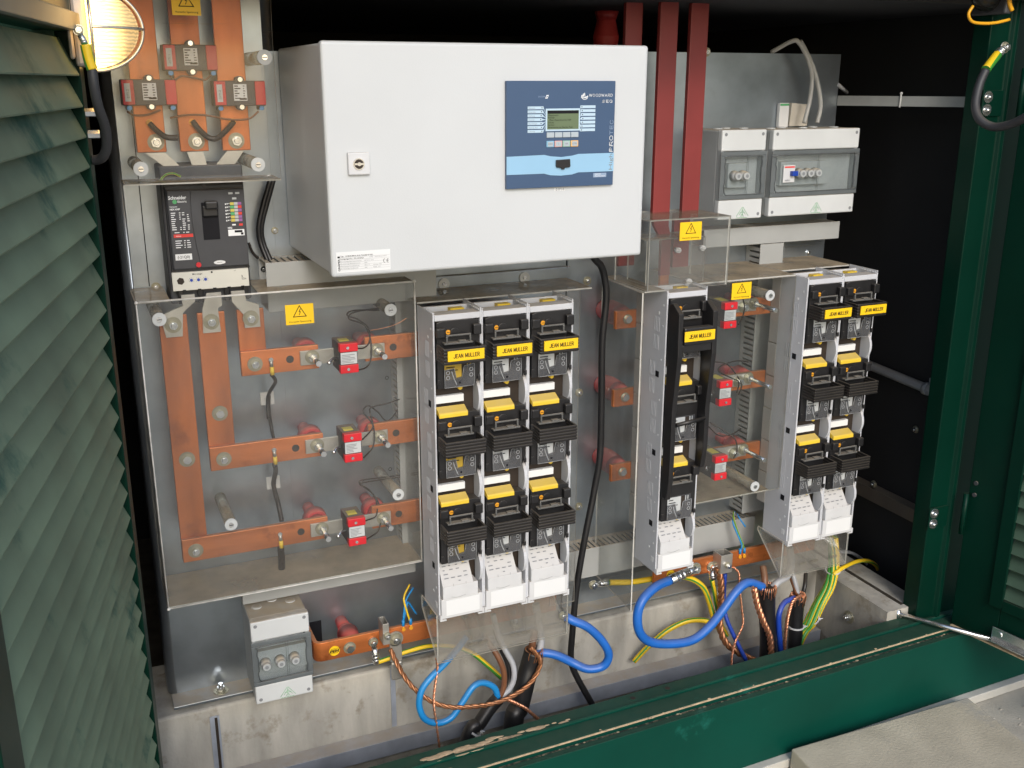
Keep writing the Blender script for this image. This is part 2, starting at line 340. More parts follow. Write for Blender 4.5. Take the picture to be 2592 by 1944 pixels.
def tag(o, label=None, cat=None, group=None, kind=None):
    if label: o['label'] = label
    if cat: o['category'] = cat
    if group: o['group'] = group
    if kind: o['kind'] = kind
    return o
def thing(name, label, cat, loc=(0,0,0), group=None, rz=0):
    o = bpy.data.objects.new(name, None); COL.objects.link(o); o.location = loc; o.rotation_euler.z = rz; o.empty_display_size = .02
    return tag(o, label, cat, group)
def struct(o): o['kind'] = 'structure'; return o
def children(o): return [c for c in bpy.data.objects if c.parent == o]
def copy_tree(o, parent=None):
    c = o.copy(); COL.objects.link(c); c.parent = parent
    for ch in children(o): copy_tree(ch, c)
    return c
_tc = {}
def text_verts(body, size, bold=0.0):
    key = (body, bold)
    if key not in _tc:
        cu = bpy.data.curves.new('t', 'FONT'); cu.body = body; cu.size = 1; cu.resolution_u = 2; cu.offset = bold
        ob = bpy.data.objects.new('t', cu); COL.objects.link(ob)
        me = bpy.data.meshes.new_from_object(ob.evaluated_get(bpy.context.evaluated_depsgraph_get()))
        vs = [tuple(v.co)[:2] for v in me.vertices]; fs = [tuple(p.vertices) for p in me.polygons]
        bpy.data.objects.remove(ob); bpy.data.curves.remove(cu); bpy.data.meshes.remove(me)
        _tc[key] = (vs, fs)
    return _tc[key]
def write(g, body, size, x, y, z, mi=0, align='L', bold=0.0, vert=False, wide=1.0, fit=None):
    """Flat lettering on a face that looks along -Y; vert = reads upwards."""
    vs, fs = text_verts(body, size, bold)
    if not vs: return
    x0 = min(v[0] for v in vs); x1 = max(v[0] for v in vs); w = (x1-x0)
    if fit: wide = fit/(w*size)
    sh = -x0 if align == 'L' else -(x0+x1)/2
    V = []
    for a, b in vs:
        a = (a+sh)*size*wide; b = b*size
        V.append(g._v((x-b, y, z+a) if vert else (x+a, y, z+b)))
    for f in fs:
        try: g.bm.faces.new([V[i] for i in f]).material_index = mi
        except ValueError: pass

STROKES = {'J':[[(.62,1),(.62,.22),(.48,.0),(.18,.0),(.05,.18)]],'E':[[(.60,1),(.05,1),(.05,0),(.62,0)],[(.05,.52),(.54,.52)]],'A':[[(0,0),(.36,1),(.72,0)],[(.13,.33),(.59,.33)]],'N':[[(.05,0),(.05,1),(.65,0),(.65,1)]],
 'M':[[(.05,0),(.05,1),(.42,.12),(.79,1),(.79,0)]],'U':[[(.05,1),(.05,.2),(.20,0),(.50,0),(.65,.2),(.65,1)]],'L':[[(.05,1),(.05,0),(.55,0)]],'R':[[(.05,0),(.05,1),(.50,1),(.63,.86),(.63,.64),(.50,.50),(.05,.50)],[(.36,.50),(.66,0)]],
 'W':[[(0,1),(.24,0),(.48,.95),(.72,0),(.96,1)]],'O':[[(.22,0),(.05,.22),(.05,.78),(.22,1),(.52,1),(.69,.78),(.69,.22),(.52,0),(.22,0)]],'D':[[(.05,0),(.05,1),(.42,1),(.64,.78),(.64,.22),(.42,0),(.05,0)]],
 'S':[[(.58,.86),(.44,1),(.18,1),(.05,.84),(.05,.66),(.18,.54),(.46,.46),(.60,.33),(.60,.16),(.46,0),(.16,0),(.03,.14)]],'G':[[(.62,.84),(.46,1),(.20,1),(.05,.80),(.05,.20),(.20,0),(.62,0),(.62,.46),(.38,.46)]],'P':[[(.05,0),(.05,1),(.50,1),(.63,.86),(.63,.62),(.50,.48),(.05,.48)]],'T':[[(.0,1),(.62,1)],[(.31,1),(.31,0)]],'C':[[(.62,.84),(.46,1),(.20,1),(.05,.80),(.05,.20),(.20,0),(.46,0),(.62,.16)]]}
STW = {'M':.84,'W':.96,'A':.72,'N':.70,'U':.70,'O':.74,'L':.58,'E':.64}
def print_caps(g, body, h, x, y, z, width, thick=.14, mi=0, gap=.22, vert=False, centre=True):
    """Plain sans capitals drawn with straight strokes, width wide, h high, on a face that looks along -Y."""
    tot = sum((.34 if c == ' ' else STW.get(c,.66))+gap for c in body)-gap; k = width/tot; cx = -width/2 if centre else 0; t = h*thick/2
    for c in body:
        for line in STROKES.get(c, []):
            pts = [Vector((cx+a*k, b*h)) for a, b in line]
            for a, b in zip(pts, pts[1:]):
                d = (b-a).normalized(); n = Vector((-d.y, d.x))*t; e = d*t*.85
                q = [a-e-n, b+e-n, b+e+n, a-e+n]
                g.bm.faces.new([g._v((x-p.y, y, z+p.x) if vert else (x+p.x, y, z+p.y)) for p in q]).material_index = mi
        cx += ((.34 if c == ' ' else STW.get(c,.66))+gap)*k

# ================================================================ ground, pit, concrete, dark room
struct(G().box((-30,-30,-.3),(30,-.425,.093)).fin('ground', GROUND))
struct(G().box((-.6,-.46,-.45),(2.3,-.0,-.40)).fin('pit_floor', PITD))
g = G(); g.box((.02,-.06,-.40),(1.775,.16,.325), .006)
g.prism([(1.765,-.0595),(1.765,-.325),(1.885,-.325),(1.895,.16),(1.776,.16),(1.776,-.0595)], -.40, .331, axis='Z')
g.box((-.10,-.40,-.40),(.0195,.16,.31), .006)
struct(g.fin('foundation_wall', CONC))
struct(G().box((1.822,-.31,.3312),(1.832,.15,.3325)).fin('foundation_groove', BLACKC))
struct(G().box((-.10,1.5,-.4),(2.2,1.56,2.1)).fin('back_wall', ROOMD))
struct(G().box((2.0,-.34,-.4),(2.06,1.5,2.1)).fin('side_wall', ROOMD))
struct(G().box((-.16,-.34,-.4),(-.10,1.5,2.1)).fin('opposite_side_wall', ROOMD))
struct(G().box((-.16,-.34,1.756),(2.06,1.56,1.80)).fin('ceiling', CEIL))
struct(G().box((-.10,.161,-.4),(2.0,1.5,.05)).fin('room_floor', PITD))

# anchor rail in the concrete, galvanised beam
g = G(); g.box((.156,-.0635,.17),(.160,-.0602,.305)); g.box((.172,-.0635,.17),(.176,-.0602,.305)); g.box((.160,-.0612,.17),(.172,-.0603,.305)); g.box((.166,-.0622,.17),(.1718,-.0614,.300),mi=1)
tag(g.fin('anchor_rail', [GALVD, DARK]), 'grey anchor rail cast upright into the concrete beside the louvred door', 'anchor rail')
tag(G().box((.555,-.0635,.17),(.566,-.0602,.33)).fin('earth_strap', GALVD), 'narrow steel strap running down the concrete under the copper bar lug', 'metal strap')
g = G(); g.box((.03,-.098,.160),(1.760,-.0605,.165), .0008); g.box((.03,-.103,.125),(1.760,-.098,.1652), .0008)
tag(g.fin('steel_beam', GALVD), 'long galvanised steel angle along the foot of the concrete wall', 'steel beam')

# ================================================================ green housing
def yb(x): return -.324+.025*(x-1.76)           # back edge of the sill
fr = thing('door_frame', 'dark green steel door frame with deep sill and post', 'door frame', (1.86,yb(1.86),.12))
o = fr.location
def sillbox(g, f0, f1, z0, z1, x0=-.05, x1=2.6, mi=0, bev=.0015):
    b = []
    for x in (x0, x1): b.append((x, yb(x)-f1)); 
    A = (x0, yb(x0)-f1); B_ = (x1, yb(x1)-f1); C_ = (x1, yb(x1)-f0); D = (x0, yb(x0)-f0)
    g.prism([A, B_, C_, D], z0, z1, axis='Z', mi=mi, bev=bev)
g = G(o); sillbox(g,0,.041,.285,.306); sillbox(g,.0412,.084,.280,.3015); sillbox(g,.036,.0405,.3062,.3085,bev=.0008); sillbox(g,-.0, .004, .22, .2848)
for x in (1.015, 1.105):
    y = yb(x)-.019; g.cyl((x,y,.3055),(x,y,.3072),.009,16); g.cyl((x,y,.3066),(x,y,.3076),.0058,14,mi=1)
g.fin('sill', [GREEN, DARK], fr)
g = G(o); sillbox(g,.0842,.0885,.286,.3008,bev=.0015); g.fin('seal', SAND, fr); g = G(o); sillbox(g,.0886,.0911,.28,.2985,bev=0); g.fin('seal_back', GREEN, fr)
g = G(o); sillbox(g,.0912,.1015,.28,.2925,bev=0); g.fin('gutter', RUBBER, fr)
g = G(o); sillbox(g,.1112,.116,.118,.297,bev=.0012); sillbox(g,.1017,.1111,.285,.2968,bev=0); g.fin('base_panel', GREEN, fr)
# post at the far end of the sill, folded from sheet
g = G(o); g.prism([(1.833,-.352),(1.886,-.354),(1.892,-.362),(1.903,-.362),(1.9055,-.354),(1.9125,-.354),(1.9125,-.305),(1.833,-.305)], .307, 1.90, axis='Z', bev=.002)
g.fin('post', GREEND, fr)
g = G(o); g.prism([(-.09,-.41),(.012,-.41),(.012,-.36),(-.09,-.36)], .1, 1.90, axis='Z', bev=.002); g.fin('post', GREEND, fr)
g = G(o); g.box((-.09,-.42,1.765),(2.0,-.345,1.899),.003); g.fin('lintel', GREEND, fr)
for a, b in ((-2.4,-.0905),(1.914,3.4)):
    G(o).box((a,-.345,.10),(b,-.315,1.90),.003).fin('front_panel', GREEND, fr)
G(o).box((-2.5,-.47,1.901),(3.5,1.7,1.96),.004).fin('roof', GREEND, fr)
# sand caked on the sill
g = G(o); random.seed(11)
for cx, cy, n, sx_, sy_ in ((.60,-.383,26,.075,.012),(.68,-.376,10,.05,.006),(.50,-.42,24,.08,.014),(.80,-.375,6,.05,.003)):
    for i in range(n):
        x = cx+random.gauss(0,sx_*.5); y = cy+random.gauss(0,sy_*.6); fy = yb(x)-y
        zz_ = .3062 if fy < .041 else .3017
        r = random.uniform(.003,.011)
        if fy-r*.5 < .001 or fy > .084: continue
        g.sph((x,y,zz_), r*1.9, r*.7, random.uniform(.0006,.0016), 9, 3, 0, 90)
random.seed(5)
for i in range(90):
    x = random.uniform(.35,1.9); f = random.choice((random.gauss(.088,.004), random.gauss(.096,.003)))
    z = .3010 if f < .091 else .2926
    r = random.uniform(.0008,.003); g.sph((x, yb(x)-f, z), r*1.6, r, r*.5, 6, 2, 0, 90)
tag(g.fin('sand_crumbs', SAND, fr), kind='stuff')
# hinges with bolts on the post
for z0 in (.557, 1.528):
    h = G(o).box((1.830,-.3575,z0),(1.892,-.3535,z0+.055),.0015).fin('hinge', GREEND, fr)
    g = G(o)
    g.cyl((1.897,-.397,z0-.005),(1.897,-.397,z0+.10),.0065,12); g.fin('knuckle', GREEND, h)
    for dz in (.014,.041):
        g = G(o); p = Vector((1.844,-.3575,z0+dz)); g.cyl(p,p+Vector((0,-.002,0)),.0125,18); g.sph(p+Vector((0,-.002,0)),.0075,.0075,.005,12,4,0,90,axis='Y'); g.fin('bolt', STEEL, h)
# bolts on the near post
for z in (1.525, 1.556):
    g = G(o); p = Vector((.0125,-.372,z)); g.cyl(p,p+Vector((.004,0,0)),.011,16); g.cyl(p+Vector((.004,0,0)),p+Vector((.045,0,0)),.0065,6); g.fin('bolt', STEEL, fr)
# bits lying on the panel edge: pale seeds
g = G(o)
g = G(); sillbox(g,.095,.134,.094,.1172); tag(g.fin('white_plinth', KERBW), 'white painted concrete edge under the green base panel', 'plinth')

# ---------------------------------------------------------------- louvred doors
def make_door(root, W, zb, zt, u_open0, u_open1, lz0, lz1, pitch_, inner=1):
    """local frame: x = inner face normal, -y = away from the hinge; z from 0"""
    def bx(name, a, b, m=GREEND, bev=.0018): return G().box(a, b, bev).fin(name, m, root)
    bx('stile', (-.046,-u_open0,zb),(.004,.032,zt)); bx('stile', (-.046,-W,zb),(.004,-u_open1,zt))
    bx('rail', (-.046,-u_open1+.0005,zb),(.0035,-u_open0-.0005,lz0)); bx('rail', (-.046,-u_open1+.0005,lz1),(.0035,-u_open0-.0005,zt))
    n = int((lz1-lz0)/pitch_); proto = None
    for i in range(n):
        z = lz1-.012-pitch_*(i+1)
        if z < lz0: break
        if proto is None:
            g = G(); u0, u1 = -u_open1+.0015, -u_open0-.0015; t = .0016
            pr_ = [(0,0),(-.019,.043),(-.040,0),(-.040-t,.001),(-.019,.043+2.4*t),(.0,t*2.2),(.003,-.0035),(.0022,-.0055)]
            g.bm.free(); g = G()
            A = [g._v((a,u0,b)) for a, b in pr_]; B_ = [g._v((a,u1,b)) for a, b in pr_]; F = []
            k = len(pr_)
            for q in range(k): F.append(g.bm.faces.new((A[q],A[(q+1)%k],B_[(q+1)%k],B_[q])))
            bmesh.ops.recalc_face_normals(g.bm, faces=F)
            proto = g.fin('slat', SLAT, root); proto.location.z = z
        else:
            c = proto.copy(); COL.objects.link(c); c.location.z = z
ld = thing('louvred_door', 'open louvred steel door with dusty green slats beside the copper bars', 'door', (.036,-.382,0), rz=R(-11))
make_door(ld, .775, .29, 1.90, .0, .715, .36, 1.668, .0432)
g = G(); g.box((-.0035,-.714,1.668),(.014,-.001,1.692),.0015); g.fin('ledge', mat('lamplit_trim',(.16,.17,.15),.4,.1,.1,8,dust=.4), ld)  # lamp light on this rail is put into its pale grey colour
rd = thing('louvred_door', 'open dark green louvred door hinged on the thick green post', 'door', (1.913,-.392,0), rz=R(11))
# for this door the face with the slats in view looks towards -x
rdi = []
def rbox(name, a, b, m=GREEND, bev=.0018, par=None): return G().box(a, b, bev).fin(name, m, par or rd)
rbox('stile', (-.004,-.118,.303),(.042,.0,1.88)); rbox('stile', (-.004,-.80,.303),(.042,-.72,1.88))
rbox('rail', (-.004,-.7195,.303),(.042,-.1185,.405)); rbox('rail', (-.004,-.7195,1.70),(.042,-.1185,1.88))
lf = rbox('louvre_frame', (-.012,-.124,.40),(-.0042,-.092,1.70), bev=.001); rbox('louvre_frame', (-.012,-.70,.398),(-.0042,-.1245,.424), bev=.001)
proto = None
for i in range(32):
    z = .43+.0395*i
    if proto is None:
        g = G(); t = .0016; pr_ = [(-.004,0),(.026,.040),(.026,.0425),(-.004,t*1.8),(-.008,-.003),(-.007,-.0045)]
        A = [g._v((a,-.7190,b)) for a, b in pr_]; B_ = [g._v((a,-.1195,b)) for a, b in pr_]; F = [g.bm.faces.new((A[q],A[(q+1)%6],B_[(q+1)%6],B_[q])) for q in range(6)]
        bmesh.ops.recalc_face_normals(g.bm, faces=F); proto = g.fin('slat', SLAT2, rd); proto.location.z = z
    else: c = proto.copy(); COL.objects.link(c); c.location.z = z
g = G(); g.box((-.030,-.30,.318),(-.0125,-.112,.322),.001); g.box((-.0165,-.30,.322),(-.0125,-.112,.352),.001)
br = g.fin('bracket', STEEL, rd)
g = G(); g.cyl((-.0165,-.13,.338),(-.019,-.13,.338),.008,14); g.fin('bolt', STEEL, br)
rbox('bottom_edge', (-.012,-.80,.2985),(.042,-.002,.3028), SAND, .001)
for z in (.655,.685):
    g = G(); g.cyl((-.004,-.016,z),(-.008,-.016,z),.005,12); g.fin('bolt', CHAR, rd)
g = G((1.80,-.322,.31)); a = Vector((1.803,-.322,.318)); b = Vector((1.928,-.516,.316))
st = thing('door_stay', 'straight zinc stay rod from the sill corner to the bracket on the green door', 'stay rod', (1.80,-.322,.31))
g.tube([a,b], .0058, 10, k=0); g.fin('rod', STEEL, st)
g = G((1.80,-.322,.31)); g.cyl((1.803,-.322,.307),(1.803,-.322,.326),.007,12); g.sph((1.803,-.322,.326),.007,.007,.004,12,3,0,90); g.cyl((1.928,-.516,.310),(1.928,-.516,.325),.006,12); g.fin('pivot', STEEL, st)

# paving slab outside
tag(G().prism([(1.369,-.474),(1.896,-.483),(1.80,-1.30),(1.30,-1.28)], .0935, .150, axis='Z', bev=.004).fin('paving_slab', PAVE),
    'loose beige concrete paving slab lying against the green base panel', 'paving slab')
g = G(); random.seed(3)
for i in range(260):
    x = random.uniform(1.1,2.3); y = random.uniform(-1.0,-.475); r = random.uniform(.0012,.004)
    if 1.33 < x < 1.91: continue
    g.sph((x,y,.0935), r*1.4, r, r*.7, 6, 3, 0, 90)
tag(g.fin('grit', GROUND), kind='stuff')

# ---------------------------------------------------------------- things in the dark room
g = G(); g.box((1.742,.002,1.548),(1.7495,.006,1.571)); g.prism([(1.742,-.001),(1.920,-.301),(1.9235,-.299),(1.7455,.001)], 1.548, 1.571, axis='Z')
st_ = thing('support_strip', 'grey perforated steel strip from the mounting plate to the post', 'metal strip', (1.742,.0,1.55)); g.bm.free()
g = G((1.742,.0,1.55)); g.prism([(1.742,-.002),(1.926,-.300),(1.929,-.298),(1.745,.0)], 1.545, 1.568, axis='Z'); g.fin('strip', mat('strip_grey',(.30,.31,.30),.5,.3,.1,20,dust=.4), st_)
for t in (.42,.97):
    g = G((1.742,.0,1.55)); x = 1.742+.184*t; y = -.002-.298*t; g.tube([(x-.001,y-.002,1.543),(x-.002,y-.004,1.556),(x-.001,y-.003,1.573)],.0022,6); g.sph((x-.001,y-.003,1.5745),.0035,.0035,.0035,8,5); g.fin('cable_tie', NYLON, st_)
g = G(); g.tube([(1.975,.9,.89),(1.975,.4,.872),(1.975,.07,.855),(1.975,-.20,.842)], .013, 12); 
cd = thing('conduit_pipe', 'grey plastic conduit pipe on the dark inner wall', 'pipe', (1.975,.4,.87)); g.bm.free()
g = G((1.975,.4,.87)); g.tube([(1.975,1.2,.905),(1.975,.4,.872),(1.975,.07,.855),(1.975,-.215,.842)], .0125, 12); g.fin('pipe', mat('conduit_grey',(.30,.31,.32),.4,0,.08,20,dust=.4), cd)
g = G((1.975,.4,.87)); g.ring((1.975,-.165,.844),(0,1,0),.0127,.0165,16); g.cyl((1.975,-.172,.844),(1.975,-.158,.844),.0165,16); g.box((1.986,-.172,.838),(1.999,-.158,.87)); g.fin('clip', mat('clip_grey',(.34,.35,.35),.5,0,.08,20), cd)
tag(G().box((1.966,-.23,.478),(1.9985,1.2,.515),.001).fin('wall_rail', mat('rail_brown',(.14,.12,.10),.5,.3,.2,9,dust=.6)), 'dusty steel rail low on the dark inner wall', 'rail')
for y, z in ((-.122,.717),(-.181,.651),(-.029,.532)):
    g = G(); g.hexbolt((1.9985 if z > .6 else 1.9655,y,z),(-1,0,0),.0065,.006,.010)
    tag(g.fin('wall_bolt', STEEL), {.717:'zinc bolt on the dark inner wall, topmost of the three', .651:'shiny bolt on the dark inner wall, nearest the post', .532:'bolt in the dusty steel rail on the inner wall'}[z], 'bolt', 'bolts on the inner wall')
g = G(); g.hexbolt((1.7645,-.198,.252),(-1,0,0),.010,.008,.017,stud=.006)
tag(g.fin('anchor_bolt', STEEL), 'zinc anchor bolt on the sloping inner concrete beside the green and yellow cables', 'bolt')

# lamps
lp = thing('bulkhead_lamp', 'lit ribbed glass bulkhead lamp in a wire guard above the louvred door', 'lamp', (.014,-.36,1.668))
o = lp.location
g = G(o); g.prism([(-.405,1.630),(-.305,1.630),(-.300,1.636),(-.300,1.735),(-.405,1.735)], .029, .036, axis='X', bev=.004); g.prism([(-.40,1.620),(-.310,1.620),(-.310,1.728),(-.40,1.728)], .0362, .056, axis='X', bev=.005)
g.fin('base', LCAST, lp)
cz = 1.673
G(o).sph((.0565,-.36,cz), .0705, .062, .0555, 28, 12, 0, 90, axis='X').fin('glass', LAMP, lp)
g = G(o); pts = [(.060+.073*math.cos(R(a)), -.36, cz+.0585*math.sin(R(a))) for a in range(-90,91,12)]; g.tube(pts, .0024, 8)
pts = [(.060+.073*math.cos(R(a)), -.36+.066*math.sin(R(a)), cz) for a in range(-90,91,12)]; g.tube(pts, .0020, 8)
g.tube([(.060,-.36+.066*math.cos(R(a)),cz+.0585*math.sin(R(a))) for a in range(0,361,15)], .0022, 8)
g.fin('guard', WIRE, lp)
l2 = thing('bulkhead_lamp', 'unlit lamp with yellow guard high on the green post', 'lamp', (1.83,-.33,1.76)); o = l2.location
G(o).box((1.825,-.39,1.735),(1.845,-.30,1.83),.004).fin('base', CHAR, l2)
g = G(o); g.tube([(1.838,-.392,1.724),(1.800,-.392,1.717),(1.765,-.392,1.715),(1.735,-.392,1.718),(1.723,-.392,1.732),(1.732,-.392,1.748)], .0032, 8)
g.tube([(1.842,-.392,1.742),(1.832,-.392,1.756),(1.828,-.392,1.775)], .0045, 8); g.fin('guard', AMBER, l2)
G(o).sph((1.824,-.345,1.78),.05,.035,.04,16,8,-90,90,axis='X').fin('glass', mat('dark_glass',(.02,.02,.02),.1,0,0,5), l2)

# ================================================================ mounting plates
g = G((.10,0,.335))
pl = thing('mounting_plate', 'galvanised mounting plate behind the horizontal copper bars, with folded foot', 'mounting plate', (.10,0,.335))
g.box((.1005,.0,.3405),(.372,.003,1.75)); g.box((.3722,.0,.3405),(1.016,.003,1.655))
prof = [(.1005+.018*math.cos(R(a))-.0, .018-.018*math.sin(R(a))) for a in range(90,181,10)]
prof = [(.1005-.018*math.sin(R(a)), .018-.018*math.cos(R(a))) for a in range(0,91,10)]
inn = [(.1005-.015*math.sin(R(a)), .018-.015*math.cos(R(a))) for a in range(90,-1,-10)]
g.prism(prof+[(.0825,.06),(.0855,.06)]+inn, .3405, 1.75, axis='Z')
for f in g.bm.faces: f.smooth = abs(f.normal.z) < .5 and f.calc_area() > .001 and len(f.verts) == 4 and f.calc_center_median().x < .0
g.fin('plate', GALV, pl)
g = G((.10,0,.335)); g.box((.088,-.052,.334),(1.016,.003,.3402),.0008); g.fin('foot', GALV, pl)
g = G((.10,0,.335)); g.box((.1275,-.0008,1.225),(.1292,.0,1.60)); g.fin('seam', INK, pl)
for x, z in ((.188,.3402),(.88,.3402)):
    g = G((.10,0,.335)); g.hexbolt((x,-.028,z),(0,0,1),.0085,.008,.016,stud=.008); g.fin('bolt', STEEL, pl)
for x, z, w in ((.345,1.243,.008),(.372,1.318,.007),(.14,1.223,.009),(.59,1.20,.004),(.59,.99,.004),(.59,.78,.004),(.60,.575,.004)):
    g = G((.10,0,.335))
    if w > .005: g.hexbolt((x,-.0005,z),(0,-1,0),.005,.004,w); g.fin('screw', STEEL, pl)
    else: g.ring((x,-.0012,z),(0,-1,0),.003,.0042,14); g.fin('hole', INK, pl)
p2 = thing('mounting_plate', 'galvanised mounting plate behind the two small distribution boxes', 'mounting plate', (1.02,0,.445))
g = G(p2.location); g.box((1.02,0,.40),(1.743,.003,1.66)); g.box((1.02,-.0,1.6602),(1.743,.028,1.6632)); g.box((1.7402,.0031,.40),(1.743,.03,1.66)); g.fin('plate', GALV, p2)
g = G(p2.location); g.box((1.02,-.05,.338),(1.70,.003,.3432),.0008); g.box((1.02,0,.3434),(1.70,.003,.399)); g.fin('foot', GALV, p2)
for x, z in ((1.34,1.335),(1.36,1.664),(1.055,.90),(1.06,.61),(1.07,1.165),(1.69,1.19),(1.265,.60)):
    g = G(p2.location); g.hexbolt((x,-.0005,z),(0,-1,0),.0055,.005,.010); g.fin('screw', STEEL, p2)
tag(G().box((1.616,-.004,1.172),(1.712,-.0005,1.208),.0006).fin('cover_strip', GALV), 'small flat steel strip with a screw right of the upright duct', 'metal strip')
rs = thing('mounting_rail', 'flat steel rail with two grey washers under the white cabinet', 'rail', (.706,-.012,1.17))
G(rs.location).box((.700,-.014,1.171),(1.021,-.0005,1.203),.001).fin('rail', GALV, rs)
for x in (.719,.907):
    g = G(rs.location); g.cyl((x,-.0142,1.187),(x,-.0172,1.187),.0125,22); w = g.fin('washer', PUCK, rs)
    g = G(rs.location); g.cyl((x,-.0172,1.187),(x,-.0195,1.187),.0045,12); g.fin('screw', STEEL, w)

# ---------------------------------------------------------------- copper bars of the feeder panel
def bolt_on(parent, off, p, **kw):
    b = G(off).hexbolt(p, **kw).fin('bolt', STEEL, parent)
    return b
HZ = (1.084,.901,.7195); VX = (.297,.2245,.1565); HX0 = (.271,.199,.132)
names = ('uppermost','middle','lowest')
for i in range(3):
    x = VX[i]; z = HZ[i]
    lab = ('L-shaped copper busbar with the shortest upright, uppermost of the three','L-shaped copper busbar joining at the middle of the plate','longest L-shaped copper busbar, reaching lowest by the louvred door')[i]
    t = thing('copper_busbar', lab, 'busbar', (x,-.105,z-.024), 'L-shaped copper busbars of the feeder')
    of = t.location
    ztop = 1.187
    g = G(of); g.box((x-.025,-.105,z-.0235),(x+.025,-.0955,ztop),.0012); g.fin('upright', COPPERV, t)
    g = G(of); g.box((HX0[i],-.1155,z-.0245),(.4205,-.1052,z+.0235),.0012)
    # a round hole near the end, rim and dark inside
    g.cyl((.364,-.1158,z),(.364,-.1162,z),.0075,18,mi=1); g.fin('crossbar', [COPPER, DARK], t)
    bolt_on(t, of, (x,-.1155,z-.002), r=.0078, h=.007, washer=.0145)
    if i: bolt_on(t, of, (x+.001,-.1052,(.989,.905)[i-1]), r=.0085, h=.006, washer=.0150, nut=False)
    # tinned lug coming down from the breaker
    g = G(of); bx = (.276,.2325,.186)[i]
    if i == 0: poly = [(bx-.012,1.225),(bx+.012,1.225),(bx+.014,1.205),(x+.016,1.196),(x+.016,1.153),(x-.013,1.153),(x-.013,1.178),(bx-.012,1.205)]
    elif i == 1: poly = [(bx-.013,1.225),(bx+.013,1.225),(bx+.013,1.20),(x+.013,1.195),(x+.015,1.150),(x-.017,1.150),(x-.015,1.195)]
    else: poly = [(bx-.012,1.225),(bx+.012,1.225),(bx+.012,1.212),(x+.018,1.192),(x+.014,1.148),(x-.015,1.148),(x-.022,1.190),(bx-.010,1.205)]
    g.prism(poly, -.112, -.1056); g.fin('terminal_lug', ALU, t)
    bolt_on(t, of, (x-.001,-.112,1.171), r=.0082, h=.007, washer=.0150)
    # outgoing bar behind the fuse strips
    t2 = thing('copper_busbar', 'copper busbar with one open hole running behind the three fuse strips, %s'%('topmost','middle','lowest of the three')[i] if i != 1 else 'middle copper busbar running behind the three fuse strips', 'busbar', (.515,-.105,z-.024), 'copper busbars behind the fuse strips')
    g = G(t2.location); g.box((.514,-.1155,z-.0215),(.930,-.1052,z+.0285),.0012); g.cyl((.572,-.1158,z+.003),(.572,-.1162,z+.003),.0075,18,mi=1); g.fin('bar', [COPPER, DARK], t2)
    # link with current transformer
    t3 = thing('current_transformer', ('small red and black transformer on the uppermost tinned link','small red and black transformer on the middle tinned link','small red and black transformer on the lowest tinned link')[i], 'transformer', (.467,-.13,z-.02), 'small transformers on the tinned links')
    of3 = t3.location
    G(of3).box((.383,-.1212,z-.014),(.553,-.1162,z+.015),.0008).fin('link', ALU, t3)
    for xs in (.406,.536):
        s_ = G(of3).hexbolt((xs,-.1212,z+.002),r=.009,h=.008,washer=.014,stud=.046).fin('stud', STEEL, t3)
    g = G(of3); g.box((.449,-.170,z-.024),(.484,-.108,z+.034),.0015); g.fin('body', CHAR, t3)
    for zz0, zz1 in ((z+.018,z+.0345),(z-.0245,z-.008)):
        r_ = G(of3).box((.4485,-.1735,zz0),(.4845,-.160,zz1),.0012).fin('cap', RED, t3)
        G(of3).cyl((.464,-.1737,(zz0+zz1)/2),(.464,-.1755,(zz0+zz1)/2),.0030,10).fin('screw', STEEL, r_)
    g = G(of3); g.box((.4505,-.1712,z-.0065),(.4825,-.1702,z+.0165)); 
    for k in range(6): g.box((.453,-.1716,z-.004+.003*k),(.453+random.uniform(.012,.026),-.1713,z-.0028+.003*k),mi=1)
    g.fin('label', [PUCK, INKG], t3)
    G(of3).box((.455,-.150,z+.0342),(.474,-.128,z+.0348)).fin('rating_label', INKY, t3)
    g = G(of3); g.tube([(.449,-.150,z+.002),(.437,-.155,z+.002),(.430,-.160,z-.003)],.003,8); g.sph((.430,-.160,z-.003),.0042,.0042,.0042,10,6); g.fin('terminal', STEEL, t3)
    # red standoff insulators
    for j, xs in enumerate((.404,.530)):
        q = ['%s red insulator under the long arm of the copper busbar'%names[i], '%s red insulator under the busbar end by the fuse strips'%names[i]][j]
        g = G((xs,0,z+.004)); g.cyl((xs,-.001,z+.002),(xs,-.050,z+.002),.012,20,.014); g.cyl((xs,-.050,z+.002),(xs,-.060,z+.002),.0215,24,.0255); g.cyl((xs,-.060,z+.002),(xs,-.085,z+.002),.0255,24,.023); g.cyl((xs,-.085,z+.002),(xs,-.1045,z+.002),.018,20)
        ob = g.fin('standoff_insulator', REDI); ob.location = (xs,0,z+.004); tag(ob, q, 'insulator', 'red insulators of the feeder bars')

